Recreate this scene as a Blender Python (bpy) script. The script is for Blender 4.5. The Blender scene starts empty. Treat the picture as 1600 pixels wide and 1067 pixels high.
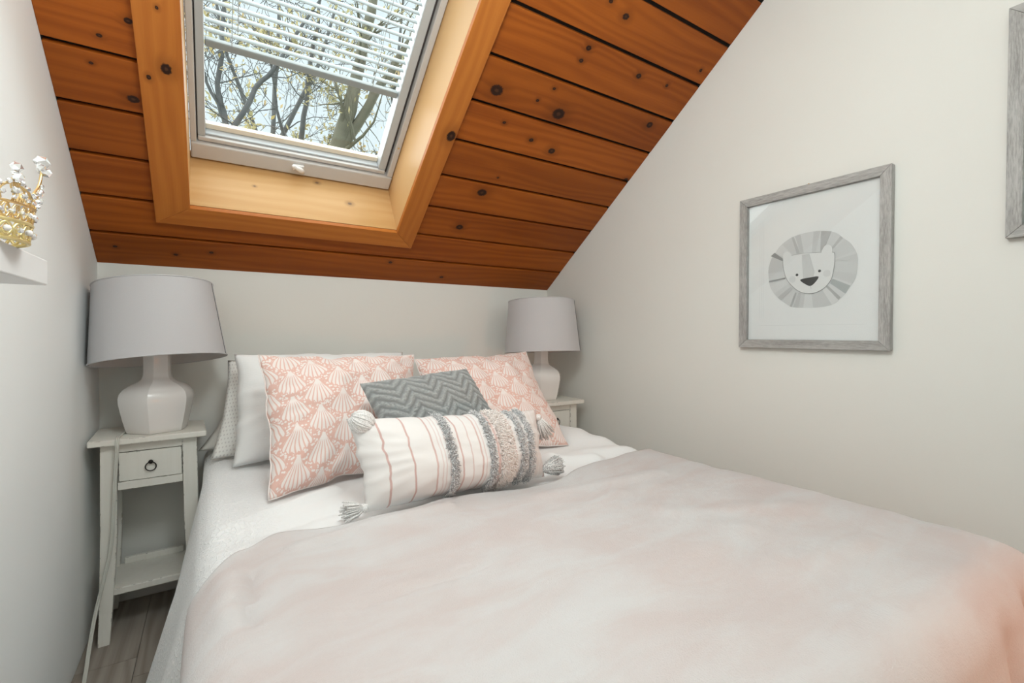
import bpy, bmesh, math, random
from mathutils import Vector, Matrix, noise, Euler
random.seed(11)
SC = bpy.context.scene
COL = SC.collection
PI = math.pi

# ------------------------------------------------------------------ camera, world, lights, exposure
CAM_H = 1.063
cam = bpy.data.objects.new('camera', bpy.data.cameras.new('camera'))
COL.objects.link(cam)
cam.location = (0, 0, CAM_H)
cam.rotation_euler = (PI / 2 - 0.0168, 0, -0.5701)
cam.data.sensor_width = 36
cam.data.lens = 732.7 / 1600 * 36
cam.data.clip_start = 0.02
SC.camera = cam

W = bpy.data.worlds.new('overcast_sky')
SC.world = W
W.use_nodes = True
W.node_tree.nodes['Background'].inputs[0].default_value = (0.80, 0.93, 0.965, 1)
W.node_tree.nodes['Background'].inputs[1].default_value = 0.98

def light(name, kind, loc, energy, color=(1, 1, 1), aim=None, **kw):
    d = bpy.data.lights.new(name, kind)
    d.energy = energy
    d.color = color
    for k, v in kw.items():
        setattr(d, k, v)
    o = bpy.data.objects.new(name, d)
    COL.objects.link(o)
    o.location = loc
    if aim is not None:
        o.rotation_euler = (Vector(aim) - Vector(loc)).to_track_quat('-Z', 'Y').to_euler()
    return o

# soft bright sky glow over the roof (thin overcast with the sun behind it)
light('sun', 'SUN', (0, 6, 8), 10.0, (0.97, 1.0, 0.98), aim=(0.5, 2.6, 0.0), angle=math.radians(160))
# added overhead fill with no window behind it, above the foot of the bed
light('overhead_fill', 'AREA', (0.50, 0.40, 2.60), 4, (0.92, 1.0, 0.985), aim=(0.45, 0.85, 0.6),
      shape='RECTANGLE', size=1.1, size_y=0.7)
# added fill light above the frame, no fixture hangs there
light('room_fill', 'POINT', (0.26, 0.52, 1.92), 26, (0.91, 0.99, 0.98), shadow_soft_size=0.18)
# added fill at the rear window, reaching in through the doorway behind the viewer
light('rear_fill', 'AREA', (1.12, -3.63, 1.80), 10, (0.92, 1.0, 0.985), aim=(0.55, 2.4, 1.3),
      shape='RECTANGLE', size=1.2, size_y=1.3)
# warm lamp of the landing, low beyond the doorway on the right
light('landing_lamp', 'SPOT', (1.25, -0.95, 0.62), 24, (1.0, 0.30, 0.05), aim=(1.18, 0.3, 0.38),
      spot_size=math.radians(66), spot_blend=0.9, shadow_soft_size=0.12)

SC.view_settings.view_transform = 'Standard'
SC.view_settings.look = 'None'
SC.view_settings.gamma = 1
SC.view_settings.use_curve_mapping = False
SC.view_settings.exposure = 0.12
if hasattr(SC, 'cycles'):
    SC.cycles.max_bounces = 10
    SC.cycles.diffuse_bounces = 6
    SC.cycles.transparent_max_bounces = 12
    SC.cycles.caustics_reflective = False
    SC.cycles.caustics_refractive = False
    SC.cycles.sample_clamp_indirect = 6

# ------------------------------------------------------------------ room numbers
XL, XR = -0.37, 1.805
YB, YR = 2.4, -3.7
KZ, SL = 1.3384, 0.7266
HY = math.hypot(1, SL)
CS, SN = 1 / HY, SL / HY            # cosine, sine of the roof pitch
S_TOP = 2.2

def sp(x, s, o=0.0):
    """point of the sloping ceiling: x along the knee wall, s up the slope, o outwards through the roof"""
    return Vector((x, YB - s * CS + o * SN, KZ + s * SN + o * CS))

# ------------------------------------------------------------------ node helpers
class V:
    def __init__(s, g, k): s.g, s.k = g, k
    def __add__(s, o): return s.g.m('ADD', s, o)
    def __radd__(s, o): return s.g.m('ADD', o, s)
    def __sub__(s, o): return s.g.m('SUBTRACT', s, o)
    def __rsub__(s, o): return s.g.m('SUBTRACT', o, s)
    def __mul__(s, o): return s.g.m('MULTIPLY', s, o)
    def __rmul__(s, o): return s.g.m('MULTIPLY', o, s)
    def __truediv__(s, o): return s.g.m('DIVIDE', s, o)

class G:
    def __init__(s, name, color=(0.8, 0.8, 0.8), rough=0.6, **kw):
        s.mat = bpy.data.materials.new(name)
        s.mat.use_nodes = True
        s.nt = s.mat.node_tree
        s.b = s.nt.nodes['Principled BSDF']
        s.out = s.nt.nodes['Material Output']
        s.set('Base Color', (*color, 1) if len(color) == 3 else color)
        s.set('Roughness', rough)
        for k, v in kw.items():
            s.set(k.replace('_', ' '), v)
    def put(s, inp, v):
        if isinstance(v, V): s.nt.links.new(v.k, inp)
        elif isinstance(v, tuple) and len(v) == 3 and inp.type == 'RGBA': inp.default_value = (*v, 1)
        else: inp.default_value = v
    def set(s, name, v): s.put(s.b.inputs[name], v); return s
    def node(s, t, **p):
        n = s.nt.nodes.new(t)
        for k, v in p.items(): setattr(n, k, v)
        return n
    def m(s, op, *a):
        n = s.node('ShaderNodeMath', operation=op)
        for i, v in enumerate(a): s.put(n.inputs[i], v)
        return V(s, n.outputs[0])
    def vm(s, op, a, b=None):
        n = s.node('ShaderNodeVectorMath', operation=op)
        s.put(n.inputs[0], a)
        if b is not None: s.put(n.inputs[1], b)
        return V(s, n.outputs['Value' if op in ('LENGTH', 'DISTANCE', 'DOT_PRODUCT') else 'Vector'])
    def tc(s, kind='UV'): return V(s, s.node('ShaderNodeTexCoord').outputs[kind])
    def xyz(s, v):
        n = s.node('ShaderNodeSeparateXYZ'); s.put(n.inputs[0], v)
        return [V(s, o) for o in n.outputs]
    def comb(s, x, y, z=0.0):
        n = s.node('ShaderNodeCombineXYZ')
        for i, v in enumerate((x, y, z)): s.put(n.inputs[i], v)
        return V(s, n.outputs[0])
    def noise(s, vec, scale=5, detail=3, rough=0.5, dist=0.0, col=False):
        n = s.node('ShaderNodeTexNoise')
        s.put(n.inputs['Vector'], vec); s.put(n.inputs['Scale'], scale)
        s.put(n.inputs['Detail'], detail); s.put(n.inputs['Roughness'], rough); s.put(n.inputs['Distortion'], dist)
        return V(s, n.outputs['Color' if col else 0])
    def vor(s, vec, scale=5, feature='F1', out='Distance'):
        n = s.node('ShaderNodeTexVoronoi', feature=feature)
        s.put(n.inputs['Vector'], vec); s.put(n.inputs['Scale'], scale)
        return V(s, n.outputs[out])
    def sm(s, v, a, b, lo=0.0, hi=1.0):
        n = s.node('ShaderNodeMapRange', interpolation_type='SMOOTHSTEP')
        s.put(n.inputs['Value'], v)
        s.put(n.inputs['From Min'], min(a, b)); s.put(n.inputs['From Max'], max(a, b))
        s.put(n.inputs['To Min'], lo if a < b else hi); s.put(n.inputs['To Max'], hi if a < b else lo)
        return V(s, n.outputs[0])
    def mix(s, f, a, b, blend='MIX'):
        n = s.node('ShaderNodeMix', data_type='RGBA', blend_type=blend)
        s.put(n.inputs[0], f); s.put(n.inputs[6], a); s.put(n.inputs[7], b)
        return V(s, n.outputs[2])
    def rand(s): return V(s, s.node('ShaderNodeObjectInfo').outputs['Random'])
    def bump(s, h, strength=0.3, dist=0.01):
        n = s.node('ShaderNodeBump')
        s.put(n.inputs['Height'], h); n.inputs['Strength'].default_value = strength; n.inputs['Distance'].default_value = dist
        s.nt.links.new(n.outputs[0], s.b.inputs['Normal'])
        return s

def srgb(r, g, b):
    f = lambda c: (c / 255 / 12.92) if c <= 10.3 else ((c / 255 + 0.055) / 1.055) ** 2.4
    return (f(r), f(g), f(b))

# ------------------------------------------------------------------ materials
def m_wall(name, col):
    g = G(name, col, 0.85)
    o = g.tc('Object')
    n = g.noise(o, 3, 3)
    g.set('Base Color', g.mix(n, tuple(c * 0.985 for c in col), tuple(min(1, c * 1.01) for c in col)))
    g.bump(g.noise(o, 260, 2), 0.06, 0.002)
    return g.mat
WALL = m_wall('cream_wall_paint', (0.80, 0.795, 0.755))
WALL_L = m_wall('brightened_white_wall', (0.89, 0.91, 0.91))  # cooler white paint, brightened in place of light this wall lacks
BASEB = G('skirting_paint', (0.72, 0.71, 0.69), 0.5).mat
CEILW = G('flat_ceiling_paint', (0.8, 0.79, 0.77), 0.9).mat

def m_wood(name, dark, lite, knots=(), rough=0.42, knotcol=(0.028, 0.010, 0.005), vary=0.30, streak=1.0):
    g = G(name, lite, rough)
    uv = g.tc('UV')
    u, v, _ = g.xyz(uv)
    r = g.rand()
    dmin = None
    for (kx, ks, kr) in knots:
        d = g.vm('LENGTH', g.vm('MULTIPLY', g.vm('SUBTRACT', uv, (kx, ks, 0)), (1.0 / kr, 1.28 / kr, 0)))
        dmin = d if dmin is None else g.m('MINIMUM', dmin, d)
    halo = 0.0
    if dmin is not None:
        halo = g.sm(dmin, 3.2, 0.8)
    uo = u + r * 37.0
    vv = v + r * 11.0
    if dmin is not None:
        vv = vv + halo * 0.012
    warp = g.noise(g.comb(uo * 1.1, vv * 7.0), 1.0, 2, 0.5)
    rings = g.m('SINE', (vv * 150.0 + warp * 26.0))
    rings = rings * 0.5 + 0.5
    fine = g.noise(g.comb(uo * 2.2, vv * 170.0), 1.0, 3, 0.6)
    broad = g.noise(g.comb(uo * 0.9, vv * 4.5), 1.0, 2, 0.5)
    t = broad * 0.62 + fine * 0.22 * streak + rings * 0.16 * streak
    c = g.mix(g.sm(t, 0.25, 0.75), dark, lite)
    c = g.mix(r * vary, c, tuple(x * 0.55 for x in dark))
    if dmin is not None:
        c = g.mix(halo * 0.42, c, tuple(x * 0.45 for x in dark))
        nn = g.noise(uv, 160, 2)
        c = g.mix(g.sm(dmin + nn * 0.5 - 0.25, 1.05, 0.72), c, knotcol)
        c = g.mix(g.sm(dmin + nn * 0.4, 0.62, 0.35) * 0.35, c, (0.16, 0.06, 0.025))
    g.set('Base Color', c)
    g.set('Specular IOR Level', 0.22)
    g.bump(fine, 0.05, 0.002)
    return g.mat
PK = [(0.909,1.083,0.029),(1.212,1.069,0.0319),(1.277,0.907,0.0187),(1.688,1.147,0.0192),(0.998,0.972,0.0085),(1.153,0.931,0.012),
      (1.049,0.629,0.0258),(1.022,0.412,0.0206),(1.264,1.467,0.0152),(1.187,1.33,0.013),(1.184,1.282,0.0106),(1.471,1.31,0.0143),
      (1.175,1.487,0.0097),(1.135,1.156,0.0082),(1.091,1.094,0.0083),(1.09,0.721,0.0063),(1.78,0.86,0.0143),(-0.18,0.957,0.0113),
      (-0.247,0.897,0.0076),(-0.191,0.729,0.0169),(-0.275,0.813,0.0059),(-0.118,0.075,0.0086),(0.752,0.133,0.0105),(-0.305,0.096,0.008),
      (1.056,0.053,0.0115),(1.749,1.42,0.0089),(0.003,0.103,0.0088),(1.635,1.318,0.009)]
CK = [(0.859,-0.103,0.0185),(0.822,-0.146,0.0082),(1.022,-0.114,0.0056),(0.871,0.797,0.0249)]     # casing boards run up the slope
PLANK = m_wood('stained_pine_plank', (0.25, 0.055, 0.006), (0.42, 0.108, 0.011), PK, 0.5)
CASING = m_wood('pine_casing', (0.42, 0.125, 0.020), (0.55, 0.185, 0.033), CK, 0.45, vary=0.10)
REVEAL = m_wood('lit_pine_reveal', (0.58, 0.33, 0.13), (0.70, 0.46, 0.23), [(0.53, 0.12, 0.010), (0.40, 0.215, 0.008), (0.154, 0.14, 0.005)], 0.38,  # same pine as the casing, paled to paint in the strong skylight
                knotcol=(0.25, 0.16, 0.10), vary=0.04, streak=0.5)
GAP = G('dark_backing', (0.014, 0.009, 0.006), 0.9).mat
FLOORM = m_wood('grey_oak_vinyl', (0.22, 0.185, 0.155), (0.40, 0.355, 0.31), (), 0.5, vary=0.25)

FRAME = G('grey_window_lacquer', (0.56, 0.545, 0.53), 0.38).mat
SASH = G('pale_window_lacquer', (0.47, 0.50, 0.52), 0.32).mat
BEAD = G('cream_flashing', (0.80, 0.70, 0.56), 0.5).mat
RUBBER = G('dark_gasket', (0.07, 0.06, 0.055), 0.7).mat
HANDLE = G('white_handle_enamel', (0.80, 0.78, 0.76), 0.25).mat
SLAT = G('blind_slat', (0.38, 0.43, 0.44), 0.4).mat
RAIL = G('blind_rail', (0.27, 0.30, 0.30), 0.4).mat
CORD = G('blind_cord', (0.42, 0.46, 0.47), 0.7).mat
BRASS = G('brass', (0.72, 0.50, 0.20), 0.3, Metallic=1.0).mat

def m_glass(name, refl=0.5):
    g = G(name)
    nt = g.nt
    nt.nodes.remove(g.b)
    tr = g.node('ShaderNodeBsdfTransparent'); tr.inputs[0].default_value = (0.985, 0.995, 0.995, 1)
    gl = g.node('ShaderNodeBsdfGlossy'); gl.inputs['Roughness'].default_value = 0.0
    ge = g.node('ShaderNodeNewGeometry')
    mx = g.node('ShaderNodeMixShader')
    ct = g.m('ABSOLUTE', g.vm('DOT_PRODUCT', V(g, ge.outputs['Normal']), V(g, ge.outputs['Incoming'])))
    k = (g.m('POWER', 1.0 - ct, 5.0) * 0.96 + 0.04) * refl
    nt.links.new(k.k, mx.inputs[0]); nt.links.new(tr.outputs[0], mx.inputs[1]); nt.links.new(gl.outputs[0], mx.inputs[2])
    nt.links.new(mx.outputs[0], g.out.inputs[0])
    return g.mat
GLASS = m_glass('clear_glass', 0.6)

def m_worn_paint():
    g = G('distressed_white_paint', (0.74, 0.725, 0.67), 0.55)
    o = g.tc('Object')
    bv = g.node('ShaderNodeBevel', samples=4); bv.inputs['Radius'].default_value = 0.004
    ge = g.node('ShaderNodeNewGeometry')
    dt = g.vm('DOT_PRODUCT', V(g, bv.outputs[0]), V(g, ge.outputs['Normal']))
    edge = g.sm(dt, 0.992, 0.92)
    n = g.noise(o, 55, 3, 0.6)
    n2 = g.noise(o, 9, 2, 0.5)
    wear = edge * g.sm(n + n2 * 0.6, 0.84, 0.93)
    streak = g.noise(g.vm('MULTIPLY', o, (60, 60, 4)), 1, 3, 0.6)
    c = g.mix(g.sm(streak, 0.35, 0.75) * 0.35, (0.76, 0.745, 0.69), (0.68, 0.655, 0.585))
    c = g.mix(wear, c, (0.06, 0.045, 0.035))
    g.set('Base Color', c)
    g.bump(streak, 0.12, 0.002)
    return g.mat
PAINT = m_worn_paint()
DARKWOOD = G('dark_undercoat', (0.045, 0.036, 0.03), 0.7).mat
IRON = G('black_iron', (0.02, 0.018, 0.016), 0.4, Metallic=0.6).mat
CERAMIC = G('white_ceramic_glaze', (0.78, 0.755, 0.735), 0.16, Specular_IOR_Level=0.6).mat
def m_shade():
    g = G('grey_shade_fabric', (0.50, 0.49, 0.50), 0.75)
    uv = g.tc('UV')
    w = g.noise(g.vm('MULTIPLY', uv, (900, 300, 1)), 1, 2)
    g.set('Base Color', g.mix(w, (0.51, 0.50, 0.515), (0.59, 0.58, 0.59)))
    g.set('Sheen Weight', 0.15)
    g.bump(w, 0.1, 0.001)
    return g.mat
SHADE = m_shade()
LINING = G('shade_lining', (0.62, 0.60, 0.58), 0.9).mat
SEAM = G('shade_seam', (0.16, 0.16, 0.17), 0.8).mat
CORDW = G('lamp_cord_vinyl', (0.60, 0.60, 0.55), 0.45).mat
BULB = G('frosted_bulb', (0.85, 0.84, 0.8), 0.3).mat
STEEL = G('steel', (0.55, 0.55, 0.55), 0.3, Metallic=1.0).mat

def m_frame():
    g = G('grey_washed_wood', (0.42, 0.41, 0.395), 0.6)
    uv = g.tc('UV')
    u, v, _ = g.xyz(uv)
    a = g.noise(g.comb(u * 38.0, v * 330.0), 1, 4, 0.65)
    b = g.noise(g.comb(u * 5.0, v * 60.0), 1, 3, 0.5)
    g.set('Base Color', g.mix(g.sm(a * 0.6 + b * 0.4, 0.33, 0.66), (0.27, 0.262, 0.25), (0.50, 0.49, 0.475)))
    g.bump(a, 0.2, 0.002)
    return g.mat
FRAMEW = m_frame()
PAPER = G('white_print_paper', (0.82, 0.82, 0.82), 0.75).mat
def m_vcol(name, rough=0.8, attr='Col'):
    g = G(name, rough=rough)
    a = g.node('ShaderNodeAttribute', attribute_name=attr)
    g.set('Base Color', V(g, a.outputs['Color']))
    return g.mat
INK = m_vcol('print_ink')

def m_fleece():
    g = G('pale_pink_fleece', (0.8, 0.7, 0.68), 0.92)
    o = g.tc('UV')
    a = g.noise(o, 2.6, 4, 0.55, 0.6)
    b = g.noise(g.vm('MULTIPLY', o, (3.0, 9.0, 1)), 1.4, 4, 0.6, 0.8)
    f = g.noise(o, 330, 3, 0.7)
    t = g.sm(a * 0.55 + b * 0.45, 0.36, 0.64)
    c = g.mix(t, (0.575, 0.50, 0.485), (0.61, 0.597, 0.597))
    c = g.mix(f * 0.22, c, (0.70, 0.68, 0.675))
    g.set('Base Color', c)
    g.set('Sheen Weight', 0.15); g.set('Sheen Roughness', 0.5)
    g.bump(f * 0.45 + g.noise(o, 45, 4, 0.6) * 0.55, 0.5, 0.006)
    return g.mat
FLEECE = m_fleece()
def m_coverlet():
    g = G('white_embroidered_cotton', (0.83, 0.83, 0.83), 0.85)
    uv = g.tc('UV')
    d = g.vor(g.vm('ADD', uv, g.vm('MULTIPLY', g.noise(uv, 30, 2, col=True), (0.02, 0.02, 0))), 75, 'DISTANCE_TO_EDGE')
    w = g.noise(uv, 700, 2)
    border = g.sm(g.xyz(uv)[0], 0.74, 0.56)
    lace = g.sm(d, 0.14, 0.0) * border
    g.set('Base Color', g.mix(border * (1.0 - lace) * 0.6, (0.86, 0.865, 0.865), (0.76, 0.775, 0.785)))
    g.set('Sheen Weight', 0.1)
    g.bump(lace + w * 0.3, 0.5, 0.003)
    return g.mat
COVERLET = m_coverlet()
def m_linen(name, col, s=260):
    g = G(name, col, 0.85)
    uv = g.tc('UV')
    w = g.noise(g.vm('MULTIPLY', uv, (s, s * 3, 1)), 1, 3, 0.6)
    g.set('Sheen Weight', 0.1)
    g.bump(w, 0.25, 0.002)
    return g.mat
WHITELINEN = m_linen('white_pillow_cotton', (0.83, 0.83, 0.825), 60)
CREAM = m_linen('cream_pillow_cotton', (0.74, 0.72, 0.68))
MATT = m_linen('mattress_ticking', (0.8, 0.79, 0.77))
BASEF = G('bed_base_fabric', (0.45, 0.43, 0.41), 0.9).mat
LEGW = G('dark_bed_leg', (0.08, 0.05, 0.03), 0.5).mat
def m_dotty():
    g = G('dotted_cotton', (0.75, 0.74, 0.71), 0.85)
    uv = g.tc('UV')
    u, v, _ = g.xyz(uv)
    row = g.m('FLOOR', v * 66.0)
    lu = g.m('FRACT', u * 90.0 + row * 0.5) - 0.5
    lv = g.m('FRACT', v * 66.0) - 0.5
    n = g.noise(uv, 60, 2) * 0.5 - 0.25
    d = g.m('SQRT', lu * lu + lv * lv) + n * 0.4
    g.set('Base Color', g.mix(g.sm(d, 0.27, 0.17), (0.77, 0.76, 0.73), (0.60, 0.575, 0.56)))
    return g.mat
DOTTY = m_dotty()

def m_fans():
    g = G('pink_fan_print', (0.8, 0.5, 0.45), 0.85)
    uv = g.tc('UV')
    wob = g.noise(uv, 9, 2, col=True)
    uv = g.vm('ADD', uv, g.vm('MULTIPLY', wob, (0.012, 0.012, 0)))
    u, v, _ = g.xyz(uv)                                   # metres on the cloth
    HH, AA = 0.047, 0.146
    tot = None
    allr = None
    for k in (0, 1):                                      # two interleaved columns of palmettes
        vv = v / (2 * HH) + 0.5 * k
        lu = (g.m('FRACT', u / AA + 0.5 * k) - 0.5) * AA
        lv = (1.0 - g.m('FRACT', vv)) * (2 * HH)          # 0 at the tip, grows downwards
        al = g.m('ABSOLUTE', lu)
        q = lv - 0.006
        r = g.m('SQRT', lu * lu + q * q)
        ang = g.m('ARCTAN2', lu, q + 0.010)
        half = 0.0350 * g.sm(lv, 0.0, 0.060) + 0.003
        scal = g.m('ABSOLUTE', g.m('SINE', ang * 17.0)) * 0.007
        lim = 0.076 + scal - al * 0.26
        inside = g.m('LESS_THAN', r, lim) * g.m('LESS_THAN', al, half + scal * 0.5)
        pet = g.m('COSINE', ang * 34.0 + r * 36.0 * g.m('SINE', ang * 2.0))
        core = g.sm(r, 0.022, 0.012)
        stripe = g.m('MAXIMUM', g.sm(pet, -0.85, -0.25), core)
        mk = inside * stripe
        tot = mk if tot is None else g.m('MAXIMUM', tot, mk)
        ring = g.m('LESS_THAN', r, lim + 0.004) * g.m('LESS_THAN', al, half + 0.005)
        allr = ring if allr is None else g.m('MAXIMUM', allr, ring)
    dots = g.vor(uv, 125)
    dm = g.sm(dots, 0.50, 0.38) * (1.0 - allr)
    mask = g.m('MAXIMUM', tot, dm)
    w = g.noise(uv, 500, 2)
    base = g.mix(w * 0.3, (0.73, 0.465, 0.40), (0.77, 0.52, 0.45))
    g.set('Base Color', g.mix(mask * 0.95, base, (0.84, 0.775, 0.745)))
    g.set('Sheen Weight', 0.1)
    g.bump(w, 0.08, 0.001)
    return g.mat
FANS = m_fans()
def m_chenille():
    g = G('grey_chenille', (0.3, 0.31, 0.31), 0.95)
    o = g.tc('UV')
    f = g.noise(o, 420, 3, 0.7)
    a = g.node('ShaderNodeAttribute', attribute_name='Col')
    h = g.xyz(V(g, a.outputs['Color']))[0]
    c = g.mix(h, (0.16, 0.168, 0.17), (0.42, 0.44, 0.435))
    g.set('Base Color', g.mix(f * 0.35, c, (0.54, 0.56, 0.55)))
    g.set('Sheen Weight', 0.2)
    g.bump(f, 0.6, 0.003)
    return g.mat
CHENILLE = m_chenille()
def m_lumbar():
    g = G('white_striped_weave', (0.8, 0.78, 0.76), 0.9)
    uv = g.tc('UV')
    u, v, _ = g.xyz(uv)
    c = (0.82, 0.80, 0.785)
    n = g.noise(uv, 240, 3, 0.6)
    uw = u + (g.noise(uv, 7, 2) - 0.5) * 0.012
    band = g.m('LESS_THAN', g.m('ABSOLUTE', uw - 0.68), 0.06)
    c = g.mix(band * 0.8, c, (0.78, 0.66, 0.62))
    c = g.mix(g.sm(uw, 0.885, 0.90) * 0.55, c, (0.76, 0.67, 0.635))
    for u0, hw, k in ((0.103, 0.0050, 0.85), (0.21, 0.0042, 0.85), (0.31, 0.0042, 0.75), (0.337, 0.003, 0.35), (0.353, 0.003, 0.35), (0.372, 0.003, 0.3),
                      (0.436, 0.004, 0.8), (0.487, 0.003, 0.55), (0.536, 0.004, 0.75), (0.555, 0.003, 0.4), (0.628, 0.005, 0.6), (0.73, 0.005, 0.6), (0.985, 0.006, 0.7)):
        c = g.mix(g.sm(g.m('ABSOLUTE', uw - u0), hw * 1.3, hw * 0.6) * k, c, (0.60, 0.37, 0.335))
    c = g.mix(g.sm(g.m('ABSOLUTE', uw - 0.925), 0.005, 0.002) * 0.7, c, (0.86, 0.84, 0.82))
    g.set('Base Color', c)
    g.bump(n, 0.4, 0.003)
    return g.mat
LUMBAR = m_lumbar()
def m_fibre(name, a, b):
    g = G(name, a, 0.95)
    n = g.noise(g.tc('Object'), 330, 2)
    g.set('Base Color', g.mix(g.sm(n, 0.35, 0.65), a, b))
    g.set('Sheen Weight', 0.2)
    return g.mat
GREYF = m_fibre('grey_fringe', (0.34, 0.345, 0.36), (0.90, 0.90, 0.90))
CREAMF = m_fibre('cream_fringe', (0.86, 0.77, 0.72), (0.94, 0.92, 0.90))
TASSEL_P = m_fibre('pale_tassel', (0.66, 0.65, 0.64), (0.90, 0.89, 0.88))
TASSEL_G = m_fibre('grey_tassel', (0.33, 0.335, 0.34), (0.85, 0.86, 0.86))
GOLD = G('gold_metal', (0.80, 0.58, 0.28), 0.28, Metallic=1.0).mat
PALEGOLD = G('pale_gold_metal', (0.85, 0.72, 0.36), 0.35, Metallic=0.85).mat
GEM = G('clear_crystal', (0.93, 0.94, 0.95), 0.06, Metallic=0.75).mat
PEARL = G('pearl', (0.88, 0.84, 0.80), 0.2, Coat_Weight=0.6).mat
SHELFM = G('white_shelf_lacquer', (0.80, 0.80, 0.80), 0.4).mat
def m_bark(name, col):
    g = G(name, col, 0.9)
    n = g.noise(g.tc('Object'), 9, 4, 0.6)
    g.set('Base Color', g.mix(n, tuple(c * 0.55 for c in col), tuple(c * 1.35 for c in col)))
    return g.mat
BARK = m_bark('grey_bark', (0.10, 0.105, 0.105))
BARKM = m_bark('mossy_bark', (0.13, 0.125, 0.085))
def m_leaf(name, a, b):
    g = G(name, a, 0.7)
    n = g.noise(g.tc('Object'), 4, 2)
    c = g.mix(g.sm(n, 0.35, 0.65), a, b)
    g.set('Base Color', c)
    tl = g.node('ShaderNodeBsdfTranslucent')
    g.nt.links.new(c.k, tl.inputs[0])
    ad = g.node('ShaderNodeMixShader'); ad.inputs[0].default_value = 0.5
    g.nt.links.new(g.b.outputs[0], ad.inputs[1]); g.nt.links.new(tl.outputs[0], ad.inputs[2])
    g.nt.links.new(ad.outputs[0], g.out.inputs[0])
    return g.mat
LEAF_Y = m_leaf('yellow_leaf', (0.40, 0.32, 0.13), (0.47, 0.36, 0.19))
LEAF_O = m_leaf('olive_leaf', (0.30, 0.28, 0.14), (0.41, 0.35, 0.18))
GRASS = G('lawn', (0.16, 0.17, 0.08), 0.95).mat

# ------------------------------------------------------------------ object helpers
ORG = {}                                                   # world origin of each object's local frame

def tag(o, label=None, cat=None, group=None, kind=None):
    if label: o['label'] = label
    if cat: o['category'] = cat
    if group: o['group'] = group
    if kind: o['kind'] = kind
    return o

def empty(name, loc=(0, 0, 0), label=None, cat=None, group=None, kind=None):
    o = bpy.data.objects.new(name, None)
    o.empty_display_size = 0.05
    o.location = loc
    COL.objects.link(o)
    ORG[o.name] = Vector(loc)
    return tag(o, label, cat, group, kind)

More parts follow.
